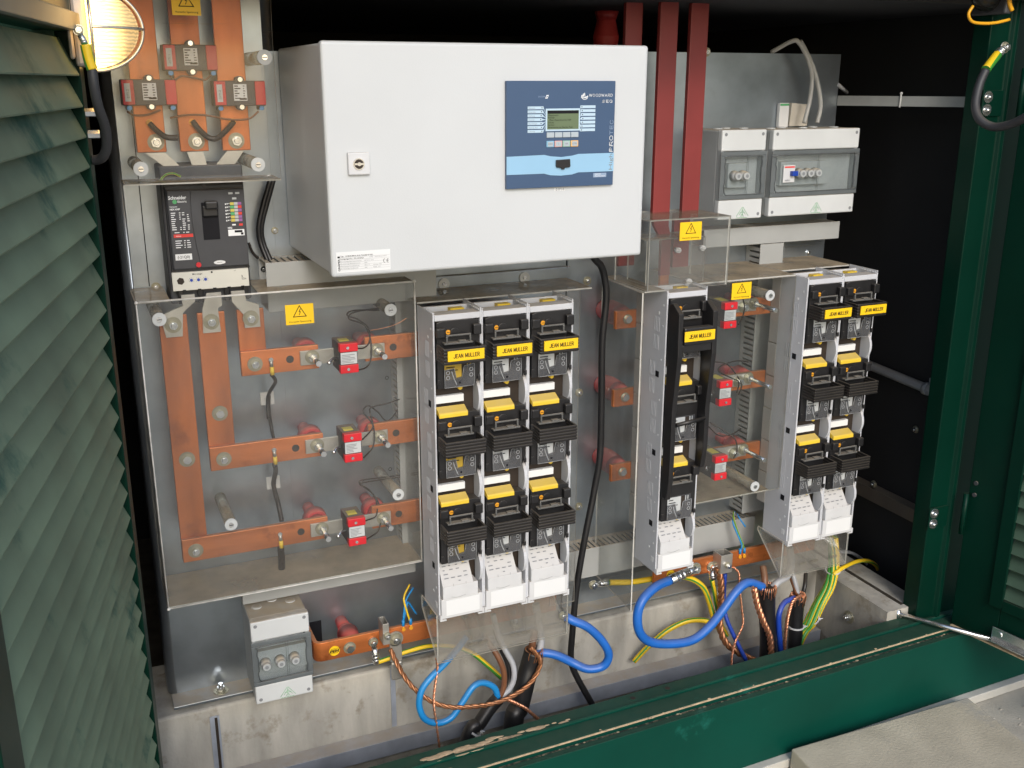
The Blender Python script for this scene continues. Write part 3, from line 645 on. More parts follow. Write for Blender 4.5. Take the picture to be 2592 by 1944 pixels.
# ---------------------------------------------------------------- top copper bars, transformers, breaker
TBX = ((.126,.176),(.1995,.249),(.2735,.324))
for i, (a, b) in enumerate(TBX):
    t = thing('copper_busbar', ('upright copper bar nearest the lit lamp','upright copper bar between the two others, under the uppermost transformer','upright copper bar nearest the round washer and the white cabinet')[i], 'busbar', ((a+b)/2,-.08,1.479), 'upright copper bars above the breaker')
    of = t.location; xm = (a+b)/2
    G(of).box((a,-.080,1.479),(b,-.070,1.752),.0012).fin('bar', COPPERV, t)
    G(of).hexbolt((xm+.008-.004*i,-.080,1.4965),r=.0095,h=.007,washer=.0145).fin('bolt', STEEL, t)
    x1 = (.183,.230,.274)[i]
    poly = ([(xm-.012,1.4785),(xm+.022,1.4785),(x1+.012,1.455),(x1+.012,1.425),(x1-.012,1.425),(x1-.012,1.452)], [(xm-.014,1.4785),(xm+.014,1.4785),(x1+.013,1.455),(x1+.013,1.425),(x1-.013,1.425),(x1-.013,1.455)], [(xm-.018,1.4785),(xm+.012,1.4785),(x1+.014,1.448),(x1+.012,1.425),(x1-.012,1.425),(x1-.014,1.455)])[i]
    L_ = G(of).prism(poly, -.082, -.075).fin('terminal_lug', ALU, t)
    G(of).box((x1-.004,-.0828,1.449),(x1+.004,-.0821,1.4535)).fin('slot', INK, L_)
    G(of).cyl((x1,-.082,1.438),(x1,-.090,1.438),.0075,18).fin('bolt', STEEL, t)
for i, (x0, z0) in enumerate(((.182,1.618),(.1085,1.560),(.262,1.558))):
    t = thing('current_transformer', ('uppermost red and black transformer, on the copper bar in the centre','red and black transformer on the copper bar below the lit lamp','red and black transformer on the copper bar beside the white cabinet')[i], 'transformer', (x0,-.10,z0), 'transformers on the upright copper bars')
    of = t.location; w = .0905; h = .0435
    g = G(of); g.box((x0,-.106,z0),(x0+w,-.064,z0+h),.002); g.cyl((x0+.047,-.104,z0+h),(x0+.047,-.066,z0+h),.008,14); g.cyl((x0+.047,-.104,z0),(x0+.047,-.066,z0),.008,14); g.fin('body', CHAR, t)
    c1 = G(of).box((x0+.001,-.1095,z0+.0015),(x0+.0205,-.1062,z0+h-.001),.001).fin('cap', RED, t)
    c2 = G(of).box((x0+w-.0185,-.1095,z0+.0015),(x0+w-.0005,-.1062,z0+h-.001),.001).fin('cap', RED, t)
    g = G(of); g.box((x0+.005,-.1104,z0+.007),(x0+.0145,-.1097,z0+.037)); write(g, '-21T1.%d'%(i+1), .0052, x0+.0118, -.1107, z0+.011, 1, vert=True, bold=.01); g.fin('tag', [PUCK, INK], c1)
    g = G(of); g.box((x0+.0345,-.1072,z0+.009),(x0+.0575,-.1062,z0+.0375))
    for k in range(6):
        zz_ = z0+.0345-.0042*k; g.box((x0+.036,-.1076,zz_-.0012),(x0+.036+random.uniform(.004,.012),-.1073,zz_+.0006),mi=1); g.box((x0+.051,-.1076,zz_-.0010),(x0+.051+random.uniform(.002,.005),-.1073,zz_+.0006),mi=1)
    g.box((x0+.044,-.1076,z0+.0105),(x0+.0565,-.1073,z0+.0135),mi=1); g.fin('label', [WLAB, INK], t)
    for dz in (h+.002,-.002):
        G(of).cyl((x0+.047,-.1042,z0+dz),(x0+.047,-.109,z0+dz),.0042,12).fin('screw', STEEL, t)
    for dx in (.011,.083):
        g = G(of); g.box((x0+dx-.005,-.098,z0-.007),(x0+dx+.005,-.075,z0-.0005)); g.cyl((x0+dx,-.0985,z0-.004),(x0+dx,-.1015,z0-.004),.0042,12,mi=1); g.fin('terminal', [CHAR, mat('blue_terminal_screw',(.06,.22,.45),.35,.3,.1,20)] if i == 0 else [CHAR, bpy.data.materials['blue_terminal_screw']], t)

bk = thing('circuit_breaker', 'dark grey circuit breaker with black toggle and cream settings panel', 'circuit breaker', (.23,0,1.20)); of = bk.location
g = G(of); g.box((.158,-.092,1.205),(.304,-.001,1.455),.003); g.box((.163,-.104,1.232),(.3015,-.0922,1.422),.003); g.fin('body', CHAR, bk)
g = G(of); g.box((.165,-.1135,1.2715),(.3005,-.1042,1.4145),.0025); fp = g.fin('front_plate', CHAR, bk)
# raised centre field with a waisted left edge
poly = [(.300,1.274),(.300,1.4125),(.207,1.4125),(.2055,1.40),(.2045,1.375),(.2055,1.345),(.209,1.31),(.214,1.274)]
G(of).prism(poly, -.1162, -.1137, bev=.0006).fin('centre_field', CHAR, fp)
g = G(of); g.box((.2225,-.1172,1.324),(.2515,-.1164,1.391)); slot = g.fin('slot', INK, fp)
g = G(of); g.box((.2235,-.1245,1.3665),(.2505,-.1174,1.3855),.002); g.box((.2275,-.134,1.380),(.2505,-.1174,1.3945),.003); g.fin('toggle', BLACKC, bk)
g = G(of); write(g, 'Schneider', .0088, .1675, -.1142, 1.3985, 0, bold=.03, fit=.031); write(g, 'Electric', .0056, .183, -.1142, 1.3925, 0, bold=.01, fit=.0155)
g.cyl((.178,-.1139,1.3942),(.178,-.1143,1.3942),.0038,14,mi=1); write(g, 'Compact', .0035, .1685, -.1142, 1.3845, 0, bold=.01); write(g, 'NSX 630F', .0042, .1685, -.1142, 1.3795, 0, bold=.03)
random.seed(8)
for k in range(9):
    zz_ = 1.3745-.0037*k
    for xx_, w in ((.1695,.008),(.1835,.003),(.1885,.006),(.197,.004)):
        if random.random() < .85: g.box((xx_,-.1142,zz_-.0008),(xx_+w*random.uniform(.6,1),-.1139,zz_+.0006))
g.box((.171,-.1143,1.3305),(.2045,-.1139,1.3363),mi=2); write(g, 'NSX630', .0026, .175, -.11445, 1.332, 0)
for zz_ in (1.3395,1.3245,1.3205,1.3165,1.3125):
    for xx_, w in ((.173,.012),(.188,.003),(.193,.007)):
        g.box((xx_,-.1142,zz_-.0008),(xx_+w*random.uniform(.6,1),-.1139,zz_+.0006))
g.fin('lettering', [INKW, INKGR, INKR, INKP, INKY, PUCK, INK], fp)
# coloured selection table at the upper right
g = G(of)
for k in range(6):
    zz_ = 1.3870-.0060*k
    g.box((.2735,-.1168,zz_-.0024),(.2803,-.1164,zz_+.0024),mi=(4,1)[k in (1,3)]); g.box((.2806,-.1168,zz_-.0024),(.2868,-.1164,zz_+.0024),mi=5); g.box((.287,-.1168,zz_-.0024),(.2935,-.1164,zz_+.0024),mi=(3,2)[k in (1,3)])
    for q in range(3): g.box((.2645+.003*q,-.1168,zz_-.0016+.0008*q),(.2665+.003*q,-.1164,zz_+.0010))
g.box((.2745,-.1168,1.3475),(.281,-.1164,1.3500)); g.box((.287,-.1168,1.3465),(.2935,-.1164,1.3505),mi=2)
g.box((.272,-.1168,1.404),(.2795,-.1164,1.4075),mi=5); g.box((.284,-.1168,1.404),(.2915,-.1164,1.4075),mi=5); g.box((.278,-.1168,1.3945),(.2855,-.1164,1.398),mi=5)
write(g, 'MN', .0050, .2665, -.1167, 1.3415, 0, bold=.03); g.box((.2665,-.1168,1.3285),(.2955,-.1164,1.3400)); g.box((.278,-.1171,1.3345),(.292,-.1169,1.3385),mi=6); g.box((.289,-.1171,1.330),(.2935,-.1169,1.334),mi=6)
g.fin('selection_table', [INKW, INKGR, INKR, INKP, INKY, PUCK, INK], fp)
g = G(of); g.box((.1705,-.1147,1.2895),(.1995,-.1139,1.3005)); write(g, '(-21Q0)', .0068, .185, -.1150, 1.2927, 1, 'C', bold=.01, fit=.021); g.fin('tag', [WLAB, INK], fp)
g = G(of); g.cyl((.2095,-.1138,1.2795),(.2095,-.118,1.2795),.0046,16); g.fin('test_button', RED, fp)
g = G(of); g.cyl((0,0,0),(0,-.0006,0),1,20)
g.bm.free(); g = G(of); g.prism([(.247+.0105*math.cos(t*math.pi/10), 1.2815+.0036*math.sin(t*math.pi/10)) for t in range(20)], -.1168, -.1163); write(g,'ON/OFF',.0026,.247,-.1170,1.2805,1,'C'); g.fin('badge', [WLAB, INK], fp)
for x, z in ((.1665,1.2685),(.2985,1.2685),(.2315,1.4195)):
    G(of).cyl((x,-.1042,z),(x,-.1052,z),.0038,14).fin('screw', BLACK, bk)
g = G(of); g.box((.1615,-.1105,1.2325),(.2985,-.1042,1.2665),.001); tp = g.fin('settings_panel', CREAM, bk)
g = G(of); g.cyl((.176,-.1106,1.2505),(.176,-.1112,1.2505),.0068,6,mi=1)
for k in range(3):
    x = .195+.0125*k; g.cyl((x,-.1106,1.2510),(x,-.1114,1.2510),.0028,12,mi=2)
    for q in range(7): a = R(-30+40*q); g.box((x+.0046*math.cos(a)-.0004,-.1109,1.251+.0046*math.sin(a)-.0004),(x+.0046*math.cos(a)+.0004,-.1106,1.251+.0046*math.sin(a)+.0004))
write(g, 'Micrologic', .0042, .1975, -.1108, 1.2605, 0, bold=.01); write(g, '2.3', .003, .272, -.1108, 1.2625, 0)
g.box((.2855,-.1109,1.246),(.2861,-.1106,1.2545)); g.box((.2855,-.1109,1.246),(.2935,-.1106,1.2466)); g.tube([(.2862,-.1109,1.254),(.288,-.1109,1.249),(.293,-.1109,1.2475)],.0003,4); g.cyl((.232,-.1106,1.2635),(.232,-.1112,1.2635),.0018,8)
for x in (.178,.205,.232,.258,.283): g.box((x,-.1109,1.2327),(x+.006,-.1106,1.2342))
g.fin('markings', [INK, DARK, DBLUE], tp)
for x in (.170,.2055,.253,.288): G(of).box((x,-.101,1.206),(x+.010,-.0922,1.2315),.001).fin('terminal_shroud', BLACK, bk)

# ---------------------------------------------------------------- clear covers with standoffs and signs
def standoff(parent, off, x, z, y0, y1, r=.0122):
    p = G(off).cyl((x,y0+.003,z),(x,y1,z),r*.93,20).fin('standoff', ROD, parent)
    G(off).cyl((x,y0-.0002,z),(x,y0-.0035,z),r,22).fin('washer', PUCK, p)
    g = G(off); g.cyl((x,y0-.0035,z),(x,y0-.006,z),.0048,14); g.box((x-.004,y0-.0064,z-.0006),(x+.004,y0-.006,z+.0006),mi=1); g.fin('screw', [STEEL, INK], p)
def sheets(parent, off, name, lst, m=None, th=.003, edge=None):
    for p in lst:
        g = G(off); g.edge = True; g.sheet(p, th); g.fin(name, [m or ACR, edge or ACRE], parent)
cv = thing('clear_cover', 'bent clear plastic cover over the upright copper bars', 'cover', (.10,-.16,1.43)); of = cv.location
yf = -.165
g = G(of)
rows = [(z, yf-(.0 if z < 1.66 else .5*(z-1.66)**1.15)*0 + (0 if z < 1.64 else -.9*(z-1.64)**2)) for z in [1.4325+.01*k for k in range(34)]]
for s_ in (0,1):
    pass
A = [[g._v((x, y+(.0022*math.sin((x-.09)*14))+d, z-(.010*math.sin(math.pi*(x-.094)/.27) if z > 1.7 else 0)) ) for x in [.0935+.0266*i for i in range(11)]] for d in (0,.003) for z, y in rows]
n_ = len(rows)
for L0 in (0, n_):
    for i in range(n_-1):
        for j in range(10):
            f = g.bm.faces.new((A[L0+i][j],A[L0+i][j+1],A[L0+i+1][j+1],A[L0+i+1][j])); f.smooth = True
for j in range(10): g.bm.faces.new((A[0][j],A[0][j+1],A[n_][j+1],A[n_][j])).material_index = 1
for i in range(n_-1):
    for j in (0,10): g.bm.faces.new((A[i][j],A[i+1][j],A[n_+i+1][j],A[n_+i][j])).material_index = 1
bmesh.ops.recalc_face_normals(g.bm, faces=g.bm.faces); g.fin('front_sheet', [clear('bowed_acrylic', tint=(.975,.98,.98), haze=.020, rough=.09), ACRE], cv)
sheets(cv, of, 'bottom_sheet', [[(.094,yf+.0035,1.431),(.360,yf+.0035,1.431),(.360,-.07,1.431),(.094,-.07,1.431)]], ACRD)
for x, z in ((.1235,1.4575),(.320,1.459)): standoff(cv, of, x, z, yf, -.001)
standoff(cv, of, .3435, 1.640, yf-.0005, -.001, .0128)

def warning_sign(x, y, z, w, lab, frac=.72):
    h = w*frac; t = thing('warning_sign', lab, 'sign', (x,y,z), 'yellow voltage warning signs'); of = t.location
    G(of).box((x-w/2,y-.0008,z-h/2),(x+w/2,y,z+h/2)).fin('plate', YLAB, t)
    g = G(of); cx, cz_, s = x, z+h*.11, h*.30
    tri = [(cx-s*1.05,cz_-s*.75),(cx+s*1.05,cz_-s*.75),(cx,cz_+s*1.05)]
    for i in range(3):
        a, b = Vector(tri[i]), Vector(tri[(i+1)%3]); d = (b-a).normalized()*s*.06; nn = Vector((-d.y,d.x))
        g.quad([(a.x-d.x-nn.x,y-.0012,a.y-d.y-nn.y),(b.x+d.x-nn.x,y-.0012,b.y+d.y-nn.y),(b.x+d.x+nn.x,y-.0012,b.y+d.y+nn.y),(a.x-d.x+nn.x,y-.0012,a.y-d.y+nn.y)])
    q = lambda a, b: (cx+a*s, y-.0012, cz_+b*s)
    g.quad([q(.10,.55),q(.22,.55),q(-.02,.05),q(-.16,.05)]); g.quad([q(-.16,.05),q(.20,.12),q(.20,.02),q(-.02,-.05)]); g.quad([q(.10,.05),q(.20,.10),q(.0,-.40),q(-.05,-.35)]); g.quad([q(-.12,-.30),q(.08,-.25),q(-.06,-.52),q(-.08,-.5)])
    write(g, 'Vorsicht Spannung', h*.125, x, y-.0012, z-h*.40, 0, 'C', fit=w*.80); g.fin('print', INK, t)
    return t
warning_sign(.2195, yf-.0035-.0048, 1.7235, .046, 'warning sign at the very top, on the clear cover over the upright bars', .80)

bxv = thing('clear_cover', 'wide dusty clear plastic cover box in front of the horizontal copper bars', 'cover', (.094,-.143,.617)); of = bxv.location
X0, X1, Z0, Z1, YF = .094, .6115, .617, 1.2235, -.143
sheets(bxv, of, 'front_sheet', [[(X0,YF,Z0),(X1,YF,Z0),(X1,YF,Z1),(X0,YF,Z1)]])
sheets(bxv, of, 'top_sheet', [[(X0+.0015,YF+.0017,Z1-.0015),(.152,YF+.0017,Z1-.0015),(.152,-.002,Z1-.0015),(X0+.0015,-.002,Z1-.0015)], [(.310,YF+.0017,Z1-.0015),(X1-.0015,YF+.0017,Z1-.0015),(X1-.0015,-.002,Z1-.0015),(.310,-.002,Z1-.0015)]], ACRD)
sheets(bxv, of, 'bottom_sheet', [[(X0+.0017,YF+.0017,Z0+.0015),(X1,YF+.0017,Z0+.0015),(X1,-.002,Z0+.0015),(X0+.0017,-.002,Z0+.0015)]], ACRD)
sheets(bxv, of, 'side_sheet', [[(X0,YF+.0017,Z0),(X0,-.002,Z0),(X0,-.002,Z1-.0032),(X0,YF+.0017,Z1-.0032)], [(X1,YF+.0017,Z0+.0032),(X1,-.002,Z0+.0032),(X1,-.002,Z1-.0032),(X1,YF+.0017,Z1-.0032)]], ACRD)
g = G(of)
for a, b in (((X0,Z0),(X1,Z0)),((X0,Z1),(X1,Z1)),((X0,Z0),(X0,Z1)),((X1,Z0),(X1,Z1))): g.tube([(a[0],YF-.0006,a[1]),(b[0],YF-.0006,b[1])], .0019 if a[1] == b[1] == Z1 else .0015, 6, k=0)
for p in ((X0,Z0),(X0,Z1),(X1,Z1)): g.sph((p[0],YF-.001,p[1]),.0035,.0035,.0035,10,6)
g.fin('seam_highlight', mat('seam_highlight_pale',(.66,.65,.62),.3,0,.2,60,dust=.3), bxv)  # pale tubes and dots paint the highlights along seams and corners
for x, z in ((.1300,1.191),(.5600,1.171),(.224,.774),(.5630,.780)): standoff(bxv, of, x, z, YF-.0017, -.001)
warning_sign(.382, YF-.0020, 1.178, .0535, 'warning sign on the wide clear cover above the horizontal copper bars')
# self-adhesive cable clips on the plate
for z, w in ((.976,'self-adhesive cable base holding the earth wire between the upper copper bars'),(.790,'self-adhesive cable base holding the earth wire between the lower copper bars')):
    g = G(); g.box((.320,-.004,z-.014),(.348,-.0005,z+.014),.001); g.box((.328,-.0075,z-.004),(.340,-.0041,z+.004),.0008); tag(g.fin('cable_clip', NYLON), w, 'cable clip')
# lugs on the crossbars
def lug(p0, p1, r, label, m=STEEL, sleeve=None, hole=(0,-1,0), group=None):
    p0 = Vector(p0); p1 = Vector(p1); t = thing('cable_lug', label, 'cable lug', p0, group); d = (p1-p0).normalized(); L_ = (p1-p0).length; h = Vector(hole)
    g = G(p0); g.cyl(p0-h*.0006, p0+h*.0016, r*1.15, 18); g.tube([p0, p0+d*L_*.35], r*.75, 10, k=0); g.tube([p0+d*L_*.3, p1], r*.8, 12, k=0)
    for q in (.5,.65,.8): g.tube([p0+d*L_*q, p0+d*L_*(q+.06)], r*.88, 12, k=0)
    g.fin('barrel', m, t)
    g = G(p0); g.hexbolt(p0+h*.0016, h, r*.72, r*.6, r*1.05, nut=True); g.fin('bolt', STEEL, t)
    return t
for i, z in enumerate(HZ):
    a = (.327,.321,.321)[i]
    t = thing('cable_lug', ('brass lug with yellow sleeve on the uppermost crossbar','brass lug with yellow sleeve on the middle crossbar','brass lug with yellow sleeve on the lowest crossbar')[i], 'cable lug', (a,-.118,z), 'small lugs of the earth wire')
    G(t.location).cyl((a,-.116,z+.004),(a,-.121,z+.004),.0045,12).fin('screw', STEEL, t)
    G(t.location).tube([(a,-.1185,z+.003),(a+.0005,-.1195,z-.010)],.0035,8,k=0).fin('barrel', ALU, t)
    G(t.location).tube([(a+.0005,-.1195,z-.010),(a+.001,-.119,z-.026)],.0042,8,k=0).fin('sleeve', YEL, t)
for x, w in ((.151,'brass screw lug on the upright copper bar nearest the lamp'),(.224,'brass screw lug on the central upright copper bar'),(.2945,'brass screw lug on the upright copper bar nearest the white cabinet')):
    g = G(); g.cyl((x,-.0802,1.530),(x,-.090,1.530),.0048,12); g.cyl((x,-.0802,1.530),(x,-.0815,1.530),.0062,12); tag(g.fin('cable_lug', ORA), w, 'cable lug', 'screw lugs of the linked earth leads')

# ================================================================ cable ducts
def duct(x0, x1, z0, z1, depth, label, teeth='top', horiz=True):
    t = thing('cable_duct', label, 'cable duct', (x0,-.001,z0), 'grey slotted cable ducts'); of = t.location
    G(of).box((x0,-depth,z0),(x1,-depth+.0025,z1),.0012).fin('cover', DUCT, t)
    G(of).box((x0+.001,-.0035,z0+.001),(x1-.001,-.001,z1-.001)).fin('back', DUCT, t)
    g = G(of); p = .0135
    if horiz:
        n = int((x1-x0)/p)
        for zz_ in ((z0+.001,z0+.0032),(z1-.0032,z1-.001)):
            for k in range(n): g.box((x0+.002+p*k,-depth+.0026,zz_[0]),(x0+.002+p*k+.0085,-.014,zz_[1]))
            g.box((x0+.001,-.0139,zz_[0]),(x1-.001,-.0036,zz_[1]))
    else:
        n = int((z1-z0)/p)
        for xx_ in ((x0+.001,x0+.0032),(x1-.0032,x1-.001)):
            for k in range(n): g.box((xx_[0],-depth+.0026,z0+.002+p*k),(xx_[1],-.014,z0+.002+p*k+.0085))
            g.box((xx_[0],-.0139,z0+.001),(xx_[1],-.0036,z1-.001))
    tag(g.fin('finger_strip', DUCT, t), kind='stuff'); return t
duct(.335, .678, 1.172, 1.269, .085, 'slotted grey cable duct directly under the white cabinet, beside the breaker')
duct(.245, .625, .548, .575, .055, 'narrow grey cable duct under the wide clear cover')
duct(1.34, 1.734, 1.231, 1.273, .060, 'slotted grey cable duct under the two small distribution boxes')
duct(1.503, 1.571, .535, 1.2295, .058, 'upright slotted grey cable duct behind the small red transformers', horiz=False)
duct(.985, 1.545, .4465, .523, .060, 'slotted grey cable duct at the bottom behind the single fuse strip')
duct(.598, .660, .60, 1.171, .050, 'upright grey cable duct beside the wide clear cover', horiz=False)

# ================================================================ white cabinet
cab = thing('control_cabinet', 'large white sheet steel control cabinet with a blue relay in its door', 'cabinet', (.6967,0,1.2825)); of = cab.location
CX0, CX1, CZ0, CZ1 = .3967, .9967, 1.2825, 1.6625
G(of).box((CX0+.003,-.333,CZ0+.003),(CX1-.003,-.0035,CZ1-.003),.004).fin('body', WHITE, cab)
G(of).box((CX0+.006,-.3385,CZ0+.006),(CX1-.006,-.3332,CZ1-.006)).fin('gasket', CHAR, cab)
dr = G(of).box((CX0,-.359,CZ0),(CX1,-.3388,CZ1),.0055,seg=3).fin('door', WHITE, cab)
g = G(of); g.box((.4315,-.3665,1.4525),(.4685,-.3592,1.4885),.0015); g.fin('lock_plate', WPLA, dr)
g = G(of); g.cyl((.449,-.3667,1.470),(.449,-.3685,1.470),.0095,22); g.cyl((.449,-.3686,1.470),(.449,-.3690,1.470),.0078,20,mi=1); g.box((.4415,-.3702,1.4685),(.4565,-.3691,1.4715)); g.cyl((.449,-.3691,1.470),(.449,-.3712,1.470),.0032,12); g.fin('lock_cylinder', [STEEL, DARK], dr)
g = G(of); g.cyl((.655,-.19,CZ1-.0028),(.655,-.19,CZ1+.004),.026,24); g.fin('gland_plate', STEEL, cab)
for x in (.99,):
    G(of).hexbolt((1.005,-.0025,1.288),r=.008,h=.006,washer=.013).fin('wall_bolt', STEEL, cab)
g = G(of); g.cyl((1.052,-.062,1.262),(1.045,-.062,1.2838),.008,12); g.bm.free()
# rating plate
g = G(of); g.box((.4055,-.3597,1.2905),(.4995,-.3592,1.3255))
y = -.3599
def bar(a, b, z, h=.0011, mi=1): g.box((a, y-.0002, z-h/2), (b, y, z+h/2), mi=mi)
g.box((.4075,y-.0002,1.3155),(.4115,y,1.3185),mi=1); write(g,'GRÄPER',.0048,.4113,y-.0002,1.2935,1,vert=True,bold=.02,fit=.0205)
write(g,'Typ:   G 08.05-M-N, A-N, TLA/20-W-ALI',.0033,.4125,y-.0002,1.3172,1,bold=.01,fit=.056)
write(g,'Fertigungs-Nr.:  PS-1210AS1',.0030,.4125,y-.0002,1.3128,1,bold=.01,fit=.040); write(g,'IP/IK:   DIN EN 61439-1',.0022,.463,y-.0002,1.3138,2,fit=.030)
for k,(a,b) in enumerate((('Bemessungs-Betriebsspannung','400/230 V  50Hz'),('Bemessungs-Betriebsstrom','630A'),('Bemessungs-Kurzzeitstrom','20kA / 1s'),('Bemessungs-Stoßstrom','40kA'))):
    write(g,a,.0026,.4125,y-.0002,1.3085-.0040*k,2,fit=.036-.002*k); write(g,b,.0024,.4535,y-.0002,1.3085-.0040*k,2)
write(g,'Schutzart  IP30',.0024,.469,y-.0002,1.3005,2); write(g,'Baujahr  2011',.0024,.469,y-.0002,1.2965,2)
for z in (1.3163,1.3120,1.3074,1.3034,1.2994,1.2954): bar(.412,.498,z,.0002,2)
for cx in (.4905,.4965):      # CE mark from two open arcs
    pts = [(cx+.0034*math.cos(R(a)), y-.0002, 1.3065+.0034*math.sin(R(a))) for a in range(100,261,16)]
    g.tube(pts,.00042,4,mi=1,k=0)
g.box((.4935,y-.0002,1.3062),(.4962,y,1.3069),mi=1)
g.fin('rating_plate', [WLAB, INK, INKG], dr)
g = G(of); g.box((.810,-.3596,1.4110),(.831,-.3592,1.4165)); write(g,'-51F10',.0058,.8205,-.3599,1.4118,1,'C',fit=.0185); g.fin('tag', [WLAB, INK], dr)

rl = thing('protection_relay', 'blue protection relay with green display set into the white cabinet door', 'relay', (.8198,-.3593,1.4185)); of = rl.location
X0, Z0 = .7134, 1.4185; W_, H_ = .2127, .183; yF = -.3665
G(of).box((X0,yF,Z0),(X0+W_,-.3594,Z0+H_),.0008).fin('front_plate', RELB, rl)
ux = lambda u: X0+W_*u
uz = lambda v: Z0+H_*v
# pale band that swells downwards in the middle
top = [(0,.305),(.34,.313),(.40,.298),(.50,.288),(.60,.298),(.66,.313),(1,.313)]; bot = [(1,.135),(.66,.135),(.60,.117),(.50,.110),(.40,.117),(.34,.135),(0,.135)]
G(of).prism([(ux(a),uz(b)) for a,b in top+bot], yF-.0008, yF-.0002).fin('band', RELL, rl)
g = G(of); g.prism([(ux(.445),uz(.262)),(ux(.575),uz(.268)),(ux(.580),uz(.198)),(ux(.570),uz(.188)),(ux(.525),uz(.185)),(ux(.525),uz(.170)),(ux(.495),uz(.170)),(ux(.495),uz(.185)),(ux(.455),uz(.190)),(ux(.445),uz(.202))], yF-.0045, yF-.0010, bev=.0008); g.fin('port_cover', BLACK, rl)
G(of).box((ux(.350),uz(0)*0+yF-.0012,uz(.535)),(ux(.668),yF-.0002,uz(.745)),.0004).fin('display_bezel', RELT, rl)
g = G(of); g.box((ux(.364),yF-.0016,uz(.552)),(ux(.654),yF-.0013,uz(.728))); dsp = g.fin('display', LCD, rl)
g = G(of); g.box((ux(.366),yF-.0018,uz(.698)),(ux(.652),yF-.0016,uz(.726)))
for k,(t_,a) in enumerate((('Hauptmenü',.372),('Betrieb',.372),('Mess-/Statistikwerte NSP',.382),('Schutz',.372),('Service',.372),('Parametrierung Geräte-Test',.372))):
    write(g,t_,.0042,ux(a),yF-.0018,uz(.676-.0225*k),0)
g.fin('display_text', INK, dsp)
for k in range(7):
    z0, z1 = uz(.740-.0362*k), uz(.766-.0362*k)
    g = G(of); ins = .035*min(k,6-k)/3*.6
    g.prism([(ux(.188),z0),(ux(.330-ins*.5),z0),(ux(.330-ins*.5),z1),(ux(.188),z1)], yF-.0006, yF-.0002); a_, b_ = ux(.330-ins*.5), ux(.350)
    g.prism([(a_,z0+.001),(b_,uz(.64)+(3-k)*.0035),(b_,uz(.64)+(3-k)*.0035+.0008),(a_,z1-.001)], yF-.0004, yF-.0002, mi=2)
    g.cyl((ux(.316-ins*.5),yF-.0006,(z0+z1)/2),(ux(.316-ins*.5),yF-.0010,(z0+z1)/2),.0009,8,mi=1); write(g,('Überstrom','Schutz aktiv','Auslösung','Generator','Netz Entkuppl.','Steuerspg. AUS','LS Störung')[k],.0028,ux(.196),yF-.0008,z0+.0012,3); g.fin('led_label', [RELT, INK, RELT, INKG], rl)
    g = G(of); z0 += .001; z1 += .001
    g.prism([(ux(.670+ins*.5),z0),(ux(.812),z0),(ux(.812),z1),(ux(.670+ins*.5),z1)], yF-.0006, yF-.0002); a_ = ux(.670+ins*.5)
    g.prism([(ux(.668),uz(.64)+(3-k)*.0035),(a_,z0+.001),(a_,z1-.001),(ux(.668),uz(.64)+(3-k)*.0035+.0008)], yF-.0004, yF-.0002, mi=2)
    g.cyl((ux(.684+ins*.5),yF-.0006,(z0+z1)/2),(ux(.684+ins*.5),yF-.0010,(z0+z1)/2),.0009,8,mi=1); g.fin('led_label', [RELT, INK, RELT], rl)
for k in range(4):
    x = ux(.360+.0752*k); g = G(of); g.box((x,yF-.0018,uz(.474)),(x+.0148,yF-.0002,uz(.524)),.0008); g.fin('button', mat('button_grey',(.42,.48,.52),.5,0,.02,10) if k == 0 else bpy.data.materials['button_grey'], rl)
    cc = ((.22,.45,.62),(.62,.36,.34),(.30,.50,.40),(.75,.45,.18))[k]; g = G(of); g.box((x-.0004,yF-.0020,uz(.384)),(x+.0146,yF-.0002,uz(.444)),.0009); g.box((x+.002,yF-.0024,uz(.392)),(x+.0122,yF-.0019,uz(.436)),mi=1); write(g,('INFO','C','OK','CTRL')[k],.0038,x+.0071,yF-.0027,uz(.408),2,'C',bold=.01)
    g.fin('button', [mat('key_tint_%s'%('cyan','rose','mint','amber')[k],cc,.45,0,.02,10), bpy.data.materials['button_grey'], INKG], rl)
g = G(of); print_caps(g,'WOODWARD',.0045,ux(.752),yF-.0004,uz(.853),.0465,.15,0,gap=.30,centre=False); print_caps(g,'SEG',.0042,ux(.875),yF-.0004,uz(.797),.0205,.17,0,centre=False)
# the wave-shaped emblem beside the maker's name
for k,(a,b,c_) in enumerate(((.676,.870,.690),(.688,.882,.702),(.700,.888,.716))):
    g.tube([(ux(a),yF-.0004,uz(.846)),(ux(a+.008),yF-.0004,uz(b)),(ux(c_),yF-.0004,uz(.842)),(ux(.735),yF-.0004,uz(.856))],.00055,4,k=4)
g.tube([(ux(.676),yF-.0004,uz(.848)),(ux(.700),yF-.0004,uz(.828)),(ux(.73),yF-.0004,uz(.836)),(ux(.738),yF-.0004,uz(.862))],.0008,4,k=4)
write(g,'SYSTEM',.0036,ux(.283),yF-.0004,uz(.848),1,fit=.0125); g.prism([(ux(.345),uz(.838)),(ux(.365),uz(.838)),(ux(.378),uz(.870)),(ux(.358),uz(.870))],yF-.0006,yF-.0002); g.prism([(ux(.352),uz(.846)),(ux(.361),uz(.846)),(ux(.370),uz(.862)),(ux(.361),uz(.862))],yF-.0008,yF-.0006,mi=2)
write(g,'High',.0098,ux(.985),yF-.0010,uz(.150),3,vert=True,fit=.0285,bold=.0); print_caps(g,'PRO',.0062,ux(.985),yF-.0004,uz(.325),.0285,.20,0,vert=True,centre=False); print_caps(g,'TEC',.0062,ux(.985),yF-.0004,uz(.492),.0250,.16,1,vert=True,centre=False)
